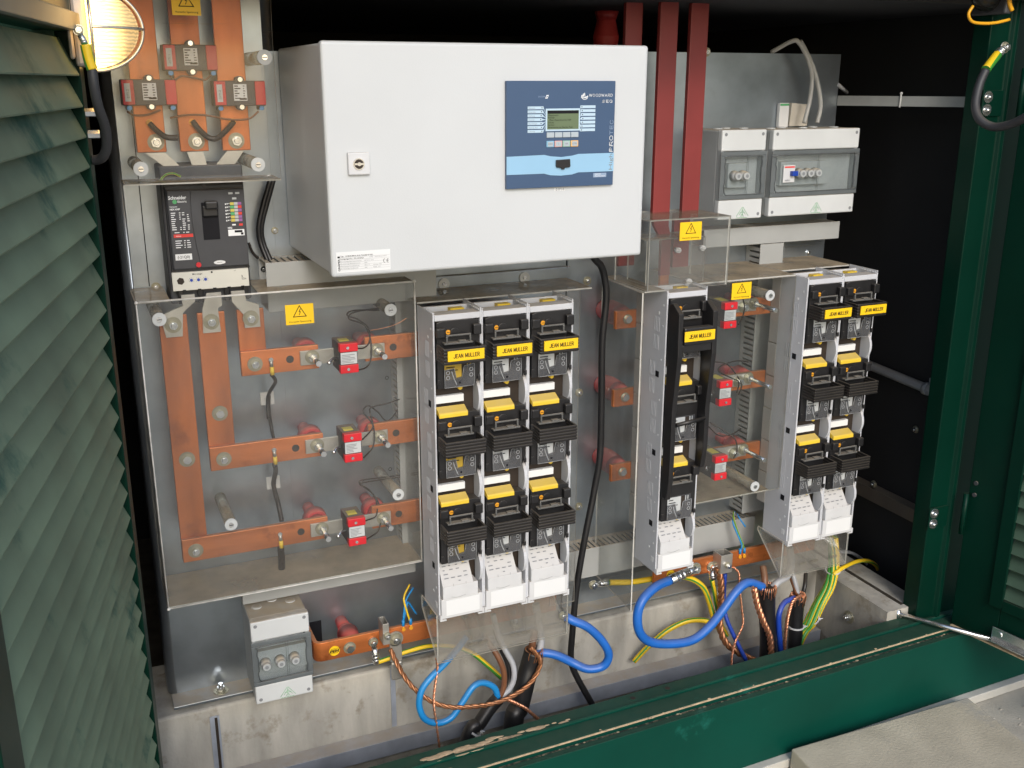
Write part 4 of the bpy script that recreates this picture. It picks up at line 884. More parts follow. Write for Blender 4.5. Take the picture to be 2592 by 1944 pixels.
g.box((ux(.806),yF-.0004,uz(.080)),(ux(.932),yF-.0002,uz(.121)),mi=1); write(g,'FEEDER',.0033,ux(.822),yF-.0006,uz(.105),0,fit=.012); write(g,'PROTECTION',.0033,ux(.822),yF-.0006,uz(.086),0,fit=.021)
g.fin('lettering', [INKW, mat('dim_blue_ink',(.27,.36,.50),.5,0,0,10), RELB, INKG], rl)

# ================================================================ fuse switch strips
SY = -.241
def lid_parts(root, zt, lab, handle=True, white_back=True):
    """one phase of a strip; local frame x 0..0.1, y 0 = front plane, z up, zt = top of the lid"""
    g = G(); g.prism([(.006,zt),(.0075,zt),(.018,zt+.003),(.080,zt+.003),(.092,zt),(.092,zt-.108),(.083,zt-.131),(.006,zt-.131)], -.006, .022, bev=.0012)
    g.box((.003,-.016,zt-.028),(.020,-.0062,zt-.009),.0022); g.box((.077,-.018,zt-.027),(.0935,-.0062,zt-.006),.0022)
    g.prism([(.041+.009*math.cos(R(a)) ,zt-.020+.009*math.sin(R(a))) for a in range(0,181,20)]+[(.032,zt-.031),(.050,zt-.031)], -.0095, -.0062, bev=.0008)
    g.box((.0875,-.010,zt-.122),(.0935,-.0062,zt-.112),.001); g.box((.0045,-.010,zt-.122),(.0105,-.0062,zt-.112),.001)
    lid = g.fin('fuse_lid', BLACK, root)
    g = G(); g.cyl((.0285,-.0062,zt-.019),(.0285,-.0068,zt-.019),.0062,16,mi=1); g.cyl((.0285,-.0069,zt-.019),(.0285,-.0078,zt-.019),.0047,14); g.box((.0255,-.0081,zt-.0195),(.0315,-.0079,zt-.0185),mi=1); g.fin('lock_screw', [ORA, DARK], lid)
    g = G(); zz_ = zt-.041      # clear grey pull hook
    g.box((.016,-.020,zz_),(.075,-.0062,zz_+.0035),.001); g.box((.020,-.020,zz_+.0036),(.0235,-.0165,zz_+.016),.001); g.box((.0675,-.020,zz_+.0036),(.071,-.0165,zz_+.016),.001); g.box((.020,-.020,zz_+.0162),(.071,-.0165,zz_+.0195),.001); g.box((.046,-.0205,zz_+.0036),(.062,-.010,zz_+.0065),.001)
    g.fin('pull_hook', HOOK, lid)
    if handle:
        g = G(); n = 5; p = .0064
        for k in range(n):
            z1 = zt-.041-p*k; z0 = z1-.0050; e = .0006*k
            g.box((.0035,-.0505,z0),(.0885,-.0445,z1),.0014); g.box((.0035,-.0444,z0),(.0082,-.0062,z1),.0012); g.box((.0838,-.0444,z0),(.0885,-.0062,z1),.0012)
        g.box((.0052,-.0480,zt-.0725),(.0868,-.0455,zt-.0415)); g.box((.0048,-.0450,zt-.0725),(.0070,-.0062,zt-.0415)); g.box((.0850,-.0450,zt-.0725),(.0872,-.0062,zt-.0415))
        h = g.fin('handle', BLACK2, lid)
        if lab:
            g = G(); g.box((.0105,-.0535,zt-.0650),(.0845,-.0507,zt-.0445),.0007); print_caps(g,'JEAN MULLER',.0072,.0478,-.0539,zt-.0584,.052,.17,1); g.fin('name_label', [YLAB, INK], h)
    # what shows through the lid window: fuse with its printed label
    g = G(); g.box((.0185,-.0068,zt-.129),(.0805,-.0062,zt-.074))
    g.box((.0195,-.0076,zt-.115),(.0545,-.0069,zt-.076),mi=1); g.box((.0548,-.0074,zt-.112),(.0640,-.0069,zt-.076),mi=3); g.box((.066,-.0076,zt-.100),(.0680,-.0069,zt-.076),mi=1); g.box((.072,-.0076,zt-.100),(.0738,-.0069,zt-.076),mi=1)
    for k in range(3): g.box((.0225,-.0079,zt-.0835-.0065*k),(.0225+.012+.006*((k*7)%3),-.0077,zt-.0815-.0065*k),mi=2)
    g.fin('fuse_face', [CHAR, (PUCK if white_back else mat('fuse_yellow',(.50,.34,.04),.5,0,.1,30)) if white_back else (bpy.data.materials.get('fuse_yellow') or mat('fuse_yellow',(.50,.34,.04),.5,0,.1,30)), INK, DARK], lid)
    g = G(); z0 = zt-.131; g.prism([(.0185,z0+.002),(.0805,z0+.002),(.0805,z0+.046),(.0585,z0+.043),(.0545,z0+.022),(.0425,z0+.020),(.0385,z0+.040),(.0185,z0+.038)], -.0105, -.0082, bev=.0005)
    wn_ = g.fin('window', LIDW, lid)
    g = G()
    for x, z in ((.0255,.032),(.0255,.022),(.0735,.035),(.0735,.024)): g.ring((x,-.0107,z0+z),(0,-1,0),.0030,.0040,14)
    g.tube([(.033,-.0110,z0+.034),(.0365,-.0110,z0+.022),(.043,-.0110,z0+.006)],.0010,6); g.cyl((.0495,-.0106,z0+.0105),(.0495,-.0112,z0+.0105),.0022,10,mi=1)
    for a, b in (((.0185,.002),(.0805,.002)),((.0185,.002),(.0185,.038)),((.0805,.002),(.0805,.046)),((.0585,.043),(.0545,.022)),((.0385,.040),(.0425,.020)),((.0185,.038),(.0385,.040)),((.0585,.043),(.0805,.046))): g.tube([(a[0],-.0107,z0+a[1]),(b[0],-.0107,z0+b[1])],.0005,4,k=0)
    g.fin('window_marks', [mat('clear_ridge',(.40,.41,.42),.25,0,.1,30) if 'clear_ridge' not in bpy.data.materials else bpy.data.materials['clear_ridge'], INK], wn_)
    return lid
def strip_body(root, left_flange=True):
    g = G()
    # side walls: narrow front edge, wider flange further back
    for x0, x1 in ((0,.0035),(.0965,.10)):
        g.box((x0,0,0),(x1,.093,.651),.0008)
    g.box((.0037,-.0005,.6365),(.0963,.032,.6485),.001); g.box((.0037,.068,.6365),(.0963,.074,.6505),.0008); g.box((.0037,.0325,.630),(.0963,.0675,.632))
    g.fin('housing', LGREY, root)
    g = G(); g.box((.0037,.024,.128),(.0963,.030,.6295)); g.box((.0037,.0305,.01),(.0963,.092,.628)); g.fin('inner_base', DARK, root)
    g = G(); g.box((.0145,.036,.6325),(.060,.0625,.6375),mi=1); g.box((.055,.050,.6378),(.083,.066,.6475)); g.box((.0195,.054,.6378),(.050,.060,.6415)); g.fin('yellow_latch', [YEL, DARK], root)
    g = G()
    for k in range(6): g.box((.0945,.004+.0088*k,.6512),(.0998,.009+.0088*k,.6528)); g.box((.0002,.004+.0088*k,.6512),(.0055,.009+.0088*k,.6528))
    g.box((.0972,.0,.6512),(.0990,.093,.6562)); g.fin('top_ribs', LGREY, root)
    g = G()      # vent slots and holes on the left wall
    for z in (.575,.535,.475,.435,.385,.345,.285,.245,.195,.155):
        st_ = 0 if int(z*1000)%2 else 1
        for k in range(4): g.box((-.0008,.026+.0062*k+ (.012 if (z in (.475,.435,.285,.245)) else 0),z-.016),(-.0002,.0270+.0062*k+(.012 if (z in (.475,.435,.285,.245)) else 0),z+.016))
    tag(g.fin('vent_slots', mat('slot_grey',(.47,.48,.50),.6,0,.05,20) if 'slot_grey' not in bpy.data.materials else bpy.data.materials['slot_grey'], root), kind='stuff')
    g = G()
    for z in (.466,.285,.115): g.box((-.0009,.020,z-.0065),(-.0002,.033,z+.0065),mi=1)
    for y, z, r in ((.012,.62,.0026),(.012,.575,.002),(.014,.50,.002),(.014,.41,.002),(.013,.33,.002),(.013,.23,.002),(.014,.17,.002),(.013,.10,.0025),(.030,.60,.0035),(.013,.07,.0028),(.030,.055,.003)):
        g.cyl((-.0002,y,z),(-.0009,y,z),r,10)
    g.box((-.0009,.010,.024),(-.0002,.020,.036)); g.fin('side_holes', [mat('hole_pale',(.72,.73,.74),.5,0,.02,20) if 'hole_pale' not in bpy.data.materials else bpy.data.materials['hole_pale'], INK], root)
    for i in range(3):
        zt = .634-.187*i
        if i: 
            b = zt+.0035
            G().prism([(.0105,b+.0115),(.0105,b-.001),(-.0105,b-.0065),(-.0105,b+.0005),(-.0085,b+.0035)], .0062, .066, axis='X', bev=.0008).fin('yellow_block', YEL, root)
            G().box((.0062,.0130,b+.0165),(.0662,.0225,b+.0315),.0005).fin('marking_strip', WLAB, root)
        g = G(); g.cyl((.058,.0095,zt-.1375),(.058,.0235,zt-.1375),.0045,12); g.fin('yellow_screw', YEL, root)
        g = G(); pts = [(.030*math.sin(R(a))*1.15, zt-.158+.036*math.cos(R(a))) for a in range(0,181,15)]
        g.prism([(.0235,zt-.122)]+[(.0235-.032*math.sin(R(a)), zt-.158+.036*math.cos(R(a))) for a in range(12,169,12)]+[(.0235,zt-.194)], .0900, .0960, axis='X'); g.fin('inner_cheek', LGREY, root)
    # lower terminal cover
    g = G(); g.box((.004,-.0045,.003),(.0958,.030,.0475),.0012); g.box((.0075,-.0065,.0478),(.0850,.024,.077),.0012)
    g.prism([(-.0062,.0773),(.024,.117),(.026,.117),(.026,.0773)], .0075, .0745, axis='X'); g.prism([(.020,.117),(.026,.120),(.026,.112),(.020,.112)], .0045, .0755, axis='X', bev=.0006)
    g.prism([(.030+.0*k,.0) for k in range(1)]+[(.0,.0)]*0+[(.0,.001),(.001,.001)], 0, .0001) if False else None
    tc = g.fin('terminal_cover', WPLA, root)
    g = G(); g.box((.0145,-.0052,.0095),(.0885,-.0047,.0435)); g.fin('marking_field', WLAB, tc)
    g = G(); random.seed(2)
    a = Vector((0,-.0075,.0790)); up_ = Vector((0,.0302,.0397)).normalized()
    for k in range(5):
        p = a+up_*(.006+.0085*k)
        for q in range(4):
            if random.random() < .8:
                x = .014+.0145*q; w = random.uniform(.004,.012); b_ = p+up_*.002
                g.quad([(x,p.y,p.z),(x+w,p.y,p.z),(x+w,b_.y,b_.z),(x,b_.y,b_.z)])
    g.box((.030,-.0068,.076),(.0305,-.0066,.0815)); g.box((.058,-.0068,.076),(.0585,-.0066,.0815))
    g.tube([(.026,-.0067,.052),(.040,-.0067,.0490),(.058,-.0067,.052)],.0003,4); tag(g.fin('fine_print', INKG, tc), kind='stuff')
    g = G(); g.box((.0006,-.0055,-.0015),(.0050,.004,.012),.0004); g.box((.0051,-.0055,-.0015),(.0145,.004,.0020),.0004); g.fin('foot_clip', WPLA, tc); g = G(); g.box((.0950,-.0055,-.0015),(.0994,.004,.012),.0004); g.box((.0855,-.0055,-.0015),(.0949,.004,.0020),.0004); g.fin('foot_clip', WPLA, tc)
def make_strip(label, loc, long_handle=False):
    t = thing('fuse_switch_strip', label, 'fuse switch', loc, 'upright fuse switch strips')
    strip_body(t)
    for i in range(3):
        lid_parts(t, .634-.187*i, i == 0 and not long_handle, handle=not long_handle, white_back=True)
    if long_handle:
        g = G()
        for x in ((.0015,.0135),(.0860,.0980)):
            z0 = .255 if x[0] > .05 else .19
            g.prism([(-.0062,.627),(-.020,.630),(-.046,.612),(-.048,.52),(-.036,.40),(-.036,z0+.05),(-.028,z0),(-.008,z0),(-.0062,z0+.02)], x[0], x[1], axis='X', bev=.0018)
        g.box((.0137,-.052,.545),(.0858,-.034,.582),.003); g.box((.0137,-.046,.528),(.0858,-.038,.545),.002); g.cyl((.0137,-.036,.366),(.0858,-.036,.372),.0045,12)
        h = g.fin('operating_handle', BLACK, t)
        g = G(); g.box((.0125,-.0548,.5535),(.0870,-.0522,.5755),.0007); print_caps(g,'JEAN MULLER',.0076,.0497,-.0552,.5607,.053,.17,1); g.fin('name_label', [YLAB, INK], h)
    return t
s1 = make_strip('light grey fuse switch strip beside the wide clear cover, first of the three', (.614,SY,.5255))
for m_ in [c for c in children(s1)]:
    pass
s2 = copy_tree(s1); s2.location = (.714,SY,.5255); s2['label'] = 'light grey fuse switch strip in the middle of the row of three'
s3 = copy_tree(s1); s3.location = (.814,SY,.5255); s3['label'] = 'light grey fuse switch strip of the row of three, next to the hanging black cable'
s4 = make_strip('single fuse switch strip with one long black operating handle', (1.134,SY,.527), True)
s5 = copy_tree(s1); s5.location = (1.500,SY,.5275); s5['label'] = 'fuse switch strip of the pair, on the side of the small transformers'
s6 = copy_tree(s1); s6.location = (1.600,SY,.5275); s6['label'] = 'fuse switch strip of the pair, next to the dark room'
# the first strip has yellow fuse faces
fy = mat('fuse_ochre',(.45,.30,.03),.5,0,.1,30)
for l_ in children(s1):
    if l_.name.startswith('fuse_lid'):
        for q in children(l_):
            if q.name.startswith('fuse_face'): q.data = q.data.copy(); q.data.materials[1] = fy; q['label'] = 'ochre fuse face behind the lid window'
BEIGE = mat('beige_adapter', (.42,.40,.37), .5, 0, .06, 12, dust=.6)
# beige adapters behind the single strip and the pair
for x0, x1, z0, z1, w in ((1.1335,1.232,.60,1.168,'tall beige busbar adapter behind the single fuse strip'),(1.4995,1.698,.60,1.170,'tall beige busbar adapter behind the pair of fuse strips')):
    t = thing('busbar_adapter', w, 'adapter', (x0,-.15,z0)); n = 7
    for k in range(n):
        h_ = (z1-z0)/n; G(t.location).box((x0+.0006*(k%2),-.1475,z0+h_*k+.001),(x1,-.1165,z0+h_*(k+1)-.001),.001).fin('segment', BEIGE, t)

# clear terminal boxes below the strips
def terminal_box(label, X0, X1, yf, zf, zb, ztop, yb_, fins):
    t = thing('terminal_box', label, 'cover', (X0,yf,zf), 'clear covers under the fuse strips'); of = t.location
    sheets(t, of, 'front_sheet', [[(X0,yf,zf),(X1,yf,zf),(X1,yf,ztop),(X0,yf,ztop)]])
    sheets(t, of, 'side_sheet', [[(x,yf+.0018,zf),(x,yb_,zb),(x,yb_,ztop),(x,yf+.0018,ztop)] for x in (X0,X1)])
    sheets(t, of, 'bottom_sheet', [[(X0+.002,yf+.002,zf+.003),(X1-.002,yf+.002,zf+.003),(X1-.002,yb_-.004,zb),(X0+.002,yb_-.004,zb)]], ACR)
    for x in fins:
        sheets(t, of, 'partition', [[(x,yf+.002,zf+.03),(x,yb_,zb+.025),(x,yb_,ztop-.005),(x,yf+.002,ztop-.005)]], ACR, edge=ACR)
        g = G(of); g.box((x-.010,yf+.0025,zf+.022),(x+.010,yf+.0075,zf+.0265)); g.fin('lip', ROD, t)
terminal_box('clear plastic terminal box under the three fuse strips', .612, .916, -.236, .421, .505, .533, -.135, (.690,.716,.790,.816))
terminal_box('clear plastic terminal box under the pair of fuse strips', 1.497, 1.697, -.236, .438, .525, .535, -.135, (1.568,1.60,1.66))

# ================================================================ middle and right-hand section
# shelf and cover round the bars beside the three strips
cc = thing('clear_cover', 'narrow clear cover with dusty brown top between the three strips and the black cable', 'cover', (.93,-.14,.44)); of = cc.location
sheets(cc, of, 'top_sheet', [[(.618,-.1375,1.1775),(1.010,-.1375,1.1775),(1.010,-.016,1.1775),(.618,-.016,1.1775)]], ACRD)
sheets(cc, of, 'front_sheet', [[(.918,-.1395,.44),(.981,-.1395,.44),(.981,-.1395,1.1755),(.918,-.1395,1.1755)]])
for i, z in enumerate((1.095,.914,.733)):
    nm = ('topmost','middle','lowest')[i]
    g = G((1.09,0,z)); g.cyl((1.117,-.001,z),(1.117,-.035,z),.030,24,.0285); g.cyl((1.117,-.035,z),(1.117,-.090,z),.0285,24,.024); g.bm.free()
    g = G((1.117,0,z)); g.cyl((1.117,-.001,z),(1.117,-.03,z),.023,24,.027,caps=False); g.cyl((1.117,-.03,z),(1.117,-.075,z),.027,24,.0255,caps=False); g.cyl((1.117,-.075,z),(1.117,-.1045,z),.0255,24,.019)
    o = g.fin('standoff_insulator', REDI); o.location = (1.117,0,z); tag(o, '%s red insulator beside the black cable'%nm, 'insulator', 'red insulators of the distribution bars')
    t = thing('copper_busbar', '%s short copper bar end with a bolt beside the black cable'%nm, 'busbar', (1.083,-.105,z-.02), 'distribution copper bars')
    G(t.location).box((1.083,-.1155,z-.0205),(1.500,-.1052,z+.0205),.0012).fin('bar', COPPER, t)
    G(t.location).hexbolt((1.112,-.1155,z+.001),r=.009,h=.006,washer=.0095,nut=False).fin('bolt', STEEL, t)
    # small transformer and studs on the right part of the bar
    t = thing('current_transformer', '%s small red and black transformer beside the long black handle'%nm, 'transformer', (1.325,-.15,z-.02), 'small transformers beside the long handle'); of = t.location
    z_ = z+.007
    G(of).box((1.3085,-.200,z_-.028),(1.341,-.125,z_+.030),.0015).fin('body', CHAR, t)
    for a, b in ((z_+.014,z_+.0305),(z_-.0285,z_-.012)):
        r_ = G(of).box((1.308,-.2035,a),(1.3415,-.188,b),.0012).fin('cap', RED, t); G(of).cyl((1.326,-.2037,(a+b)/2),(1.326,-.2055,(a+b)/2),.0030,10).fin('screw', STEEL, r_)
    g = G(of); g.box((1.310,-.2012,z_-.0105),(1.3395,-.2002,z_+.0125))
    for k in range(6): g.box((1.312,-.2016,z_-.008+.003*k),(1.312+random.uniform(.012,.024),-.2013,z_-.0068+.003*k),mi=1)
    g.fin('label', [PUCK, INKG], t); G(of).box((1.314,-.180,z_+.0302),(1.333,-.150,z_+.0308)).fin('rating_label', INKY, t)
    G(of).tube([(1.308,-.180,z_),(1.298,-.186,z_),(1.293,-.192,z_-.003)],.0030,8).fin('terminal', STEEL, t)
    G(of).box((1.342,-.1212,z_-.016),(1.455,-.1162,z_+.014),.0008).fin('link', ALU, t)
    G(of).hexbolt((1.418,-.1212,z_-.004),r=.009,h=.008,washer=.014,nut=True).fin('bolt', STEEL, t)
    G(of).hexbolt((1.446,-.1212,z_+.002),r=.0085,h=.009,washer=.014,stud=.072).fin('stud', STEEL, t)
    g = G((1.458,0,z)); g.cyl((1.458,-.001,z),(1.458,-.05,z),.012,20,.014); g.cyl((1.458,-.050,z),(1.458,-.060,z),.019,24,.0235); g.cyl((1.458,-.060,z),(1.458,-.1045,z),.0235,24,.019)
    o = g.fin('standoff_insulator', REDI); o.location = (1.458,0,z); tag(o, '%s red insulator behind the small transformers by the long handle'%nm, 'insulator', 'red insulators of the distribution bars')
# clear cover round the single strip
c3 = thing('clear_cover', 'dusty clear cover shelf and front round the single fuse strip', 'cover', (1.08,-.2,.66)); of = c3.location
sheets(c3, of, 'top_sheet', [[(1.083,-.234,1.180),(1.133,-.234,1.180),(1.133,-.040,1.180),(1.088,-.040,1.180)], [(1.2345,-.198,1.180),(1.499,-.198,1.180),(1.499,-.004,1.180),(1.2345,-.004,1.180)], [(1.500,-.146,1.1805),(1.702,-.146,1.1805),(1.702,-.004,1.1805),(1.500,-.004,1.1805)]], ACRD)
sheets(c3, of, 'front_sheet', [[(1.2350,-.200,.66),(1.4985,-.200,.66),(1.4985,-.200,1.178),(1.2350,-.200,1.178)]], clear('very_clear_acrylic', haze=.025))
sheets(c3, of, 'bottom_sheet', [[(1.2350,-.198,.660),(1.47,-.198,.660),(1.47,-.004,.660),(1.2350,-.004,.660)]], ACRD)
sheets(c3, of, 'side_sheet', [[(1.080,-.232,.44),(1.089,-.040,.44),(1.089,-.040,1.178),(1.080,-.232,1.178)]], clear('hazy_side_acrylic', haze=.13, hazecol=(.42,.41,.39)))
for x, z in ((1.427,1.140),(1.424,.679)): standoff(c3, of, x, z, -.2017, -.001)
warning_sign(1.3495, -.2022, 1.1565, .0515, 'warning sign beside the topmost transformer of the single fuse strip')
# small clear box where the red bars end
c4 = thing('clear_cover', 'small clear cover box round the lower ends of the red bars', 'cover', (1.085,-.24,1.182)); of = c4.location
X0, X1, Z0, Z1, yF_, yB = 1.085, 1.282, 1.183, 1.330, -.240, -.10
sheets(c4, of, 'front_sheet', [[(X0,yF_,Z0),(X1,yF_,Z0),(X1,yF_,Z1),(X0,yF_,Z1)]]); sheets(c4, of, 'top_sheet', [[(X0,yF_+.002,Z1-.0016),(X1,yF_+.002,Z1-.0016),(X1,yB,Z1-.0016),(X0,yB,Z1-.0016)]], clear('lightly_dusty_acrylic', haze=.08, dust=.35))
sheets(c4, of, 'side_sheet', [[(x,yF_+.002,Z0),(x,yB,Z0),(x,yB,Z1-.0035),(x,yF_+.002,Z1-.0035)] for x in (X0+.0017,X1-.0017)])
sheets(c4, of, 'inner_sheet', [[(1.112,-.190,1.184),(1.255,-.190,1.184),(1.255,-.190,1.282),(1.112,-.190,1.282)]], ACRD); sheets(c4, of, 'inner_top', [[(1.112,-.1885,1.2805),(1.255,-.1885,1.2805),(1.255,-.11,1.2805),(1.112,-.11,1.2805)], [(1.112,-.1885,1.184),(1.112,-.11,1.184),(1.112,-.11,1.279),(1.112,-.1885,1.279)]], ACR)
for x, z in ((1.182,1.257),(1.243,1.258),(1.213,1.188)):
    g = G(of); g.cyl((x,-.192,z),(x,-.203,z),.0058,14); g.sph((x,-.203,z),.0058,.0058,.003,14,4,0,90,axis='Y'); g.fin('plastic_nut', WPLA, c4)
warning_sign(1.1825, yF_-.0020, 1.303, .0525, 'warning sign on the small clear box round the red bars')
# red sleeved bars
for i, (x0, x1, y, zb) in enumerate(((1.158,1.201,-.130,1.318),(1.232,1.275,-.130,1.322),(1.100,1.140,-.090,1.21))):
    t = thing('red_busbar', ('tall red sleeved bar touching the white cabinet edge, bent at its foot','tall red sleeved bar nearest the small distribution boxes','tall red sleeved bar half hidden behind the white cabinet')[i], 'busbar', (x0,y,zb), 'red sleeved bars'); of = t.location
    g = G(of); g.prism([(x0,zb),(x1,zb),(x1,1.975),(x0,1.752)], y, y+.012, bev=.0015)
    if i == 0: g.prism([(x0+.001,zb-.0005),(x0+.006,zb-.018),(x0+.026,zb-.05),(x0+.026,1.19),(x0+.050,1.19),(x0+.050,zb-.05),(x1-.001,zb-.018),(x1-.001,zb-.0005)], y+.001, y+.011)
    if i == 1: g.prism([(x0+.001,zb-.0005),(x0+.001,1.20),(x1-.001,1.20),(x1-.001,zb-.0005)], y+.03, y+.041)
    g.fin('sleeve', MAROON, t)
    if i == 0: G(of).box((x0+.027,y+.002,1.165),(x0+.049,y+.010,1.1895)).fin('bare_end', COPPER, t)
tag(G().box((.995,-.012,1.268),(1.075,-.004,1.306),.001).fin('copper_plate', COPPER), 'small copper plate behind the lower corner of the white cabinet', 'copper plate')
g = G((1.19,.16,1.70)); g.cyl((1.19,.16,1.67),(1.19,.16,1.70),.026,24,.030,caps=False); g.cyl((1.19,.16,1.70),(1.19,.16,1.735),.030,24,.022,caps=False); g.cyl((1.19,.16,1.735),(1.19,.16,1.755),.022,24,.028); o = g.fin('standoff_insulator', REDI); o.location = (1.19,.16,1.70); tag(o, 'red post insulator in the dark above the white cabinet', 'insulator')
tag(G().box((1.15,.13,1.64),(1.23,.20,1.669)).fin('insulator_bracket', GALVD), 'steel bracket carrying the red post insulator above the white cabinet', 'bracket')

# ---------------------------------------------------------------- distribution boxes with smoky windows
def dist_box(label, x0, x1, z0, z1, dep, n_fuse, f0, fdx, kind, y0=-.001):
    t = thing('distribution_box', label, 'distribution box', (x0,y0,z0), 'grey distribution boxes'); of = t.location
    h = z1-z0; za, zb = z0+h*.225, z1-h*.235; yi = -dep+.030; w = x1-x0
    g = G(of); g.box((x0+.001,yi-.012,z0+.001),(x1-.001,y0,z1-.001),.004); body = g.fin('base', BGREY, t)
    g = G(of)
    for a, b in (((x0+.001,za-.002),(x0+.010,zb+.002)),((x1-.010,za-.002),(x1-.001,zb+.002))): g.box((a[0],-dep+.003,a[1]),(b[0],yi-.0122,b[1]),.001)
    g.fin('side_frame', BGREY, t)
    tp = G(of).box((x0,-dep,zb),(x1,yi-.0122,z1),.003).fin('top_cover', LGREY2, t); bt = G(of).box((x0,-dep,z0),(x1,yi-.0122,za),.003).fin('bottom_cover', LGREY2, t)
    for cov, zc in ((tp, z1-.010), (bt, z0+.010)):
        g = G(of)
        for x in (x0+.010, x1-.010): g.ring((x,-dep-.0003,zc),(0,-1,0),.0018,.0038,14); g.cyl((x,-dep-.0001,zc),(x,-dep-.0006,zc),.0018,8)
        g.fin('cover_screw', INKG, cov)
    # inner panel and devices
    G(of).box((x0+.011,yi-.015,za+.002),(x1-.011,yi-.0123,zb-.002)).fin('inner_panel', LGREY2, t)
    zc = (za+zb)/2
    G(of).box((f0-.014,yi-.028,zc-.027),(f0+fdx*n_fuse+(.052 if kind == 'wide' else -.002),yi-.0152,zc+.027),.001).fin('device_cover', LGREY2, t)
    if kind == 'wide':
        g = G(of); g.box((f0-.010,yi-.034,zc-.020),(f0+.022,yi-.0282,zc+.019),.001); g.box((f0+.008,yi-.044,zc-.005),(f0+.024,yi-.0342,zc+.006),.001,mi=1); g.box((f0-.008,yi-.0345,zc+.013),(f0+.020,yi-.0342,zc+.0165),mi=2); write(g,'-41F11',.0055,f0-.006,yi-.0347,zc-.017,3); g.fin('residual_current_breaker', [WPLA, DBLUE, INKR, INK], t); fx = f0+.034
    else: fx = f0
    for k in range(n_fuse):
        x = fx+fdx*k
        g = G(of); g.cyl((x,yi-.0282,zc),(x,yi-.046,zc),.0115,20,.0100); g.cyl((x,yi-.046,zc),(x,yi-.050,zc),.0100,18,.0075); g.ring((x,yi-.0503,zc),(0,-1,0),0,.0040,12,mi=1); g.fin('fuse_cap', [BGREY, INKG], t)
    # smoky window with raised dark rim
    wf = G(of); yw = -dep-.003; a, b, c_, d = x0-.002, x1+.002, za+.0008, zb-.0008
    wf.box((a,yw,c_),(b,yw+.0025,c_+.009),.001); wf.box((a,yw,d-.009),(b,yw+.0025,d),.001); wf.box((a,yw,c_+.0092),(a+.012,yw+.0025,d-.0092),.001); wf.box((b-.012,yw,c_+.0092),(b,yw+.0025,d-.0092),.001)
    wfo = wf.fin('window_frame', mat('smoky_border',(.13,.145,.15),.22,0,.1,20) if 'smoky_border' not in bpy.data.materials else bpy.data.materials['smoky_border'], t)
    G(of).box((a+.0122,yw+.0004,c_+.0092),(b-.0122,yw+.002,d-.0092)).fin('window', SMOKE, wfo)
    g = G(of); q = .0125; rim = [(a+q+.004,c_+q-.002),(b-q-.004,c_+q-.002),(b-q,c_+q+.004),(b-q+.002,c_+.3*(d-c_)),(b-q,c_+.36*(d-c_)),(b-q,c_+.64*(d-c_)),(b-q+.002,c_+.7*(d-c_)),(b-q,d-q-.004),(b-q-.004,d-q+.002),(a+q+.004,d-q+.002),(a+q,d-q-.004),(a+q-.002,c_+.7*(d-c_)),(a+q,c_+.64*(d-c_)),(a+q,c_+.36*(d-c_)),(a+q-.002,c_+.3*(d-c_)),(a+q,c_+q+.004)]
    g.tube([(p[0],yw-.0004,p[1]) for p in rim+rim[:1]],.0011,6,k=2); xm = x0+w*(.52 if kind == 'wide' else .57); g.tube([(xm,yw-.0002,c_+.010),(xm,yw-.0002,d-.010)],.0004,4,k=0); g.tube([(xm+.004,yw-.0002,c_+.010),(xm+.004,yw-.0002,d-.010)],.0003,4,k=0); g.fin('rim', FRAME, wfo)
    # green triangle mark on the lower cover
    g = G(of); cx, cz_, s = x0+w*.55, z0+.004, .0105; yy_ = -dep-.0004
    for pa, pb in (((-1.5,.2),(-.05,2.2)),((.1,2.2),(1.6,.2)),((-.8,.5),(.1,1.6)),((.9,.5),(-.0,1.6)),((-.6,1.0),(.7,1.0)),((0,2.0),(0,.1)),((-.4,.1),(-.1,.7)),((.4,.1),(.1,.7))):
        g.tube([(cx+pa[0]*s,yy_,cz_+pa[1]*s),(cx+pb[0]*s,yy_,cz_+pb[1]*s)],.00042,4,k=0)
    for k in range(5): g.box((cx-s*1.4+s*.56*k,yy_-.0001,cz_-.0012),(cx-s*1.4+s*.56*k+s*.42,yy_,cz_-.0002))
    g.fin('mark', INKGR, bt)
    # knockouts on top
    g = G(of); n = max(3, int(w/.045))
    for k in range(n):
        x = x0+w*(k+.7)/(n+.4); yk = -.035 if k%2 else -.055; g.cyl((x,yk,z1-.0008),(x,yk,z1+.0015),.0105,18); g.cyl((x,yk,z1+.0016),(x,yk,z1+.0022),.007,16,mi=1)
    g.fin('knockout', [LGREY2, BGREY], t)
    return t
dist_box('small grey distribution box with two fuse caps, next to the red bars', 1.340, 1.459, 1.301, 1.4985, .110, 2, 1.376, .0225, 'small')
dist_box('wide grey distribution box with blue switch and three fuse caps', 1.4785, 1.725, 1.302, 1.4970, .110, 3, 1.520, .0225, 'wide')
dist_box('single grey distribution box with three fuse caps low on the plate by the concrete', .2475, .368, .346, .538, .120, 3, .272, .030, 'low')
tag(G().box((1.565,-.012,1.497),(1.592,-.002,1.552),.0005).fin('paper_slip', [WLAB]), 'folded white and green instruction slip standing on the wide box', 'paper slip')
tag(G().box((1.566,-.0128,1.546),(1.591,-.0122,1.5505)).fin('green_band', INKGR), None, None)
bpy.data.objects['green_band'].parent = bpy.data.objects['paper_slip']
tag(G().prism([(1.598,1.499),(1.650,1.499),(1.652,1.548),(1.601,1.552)], -.010, -.002).fin('paper_slip', mat('old_paper',(.62,.58,.50),.8,0,.08,30)), 'yellowed paper slip behind the grey cables on the wide box', 'paper slip')

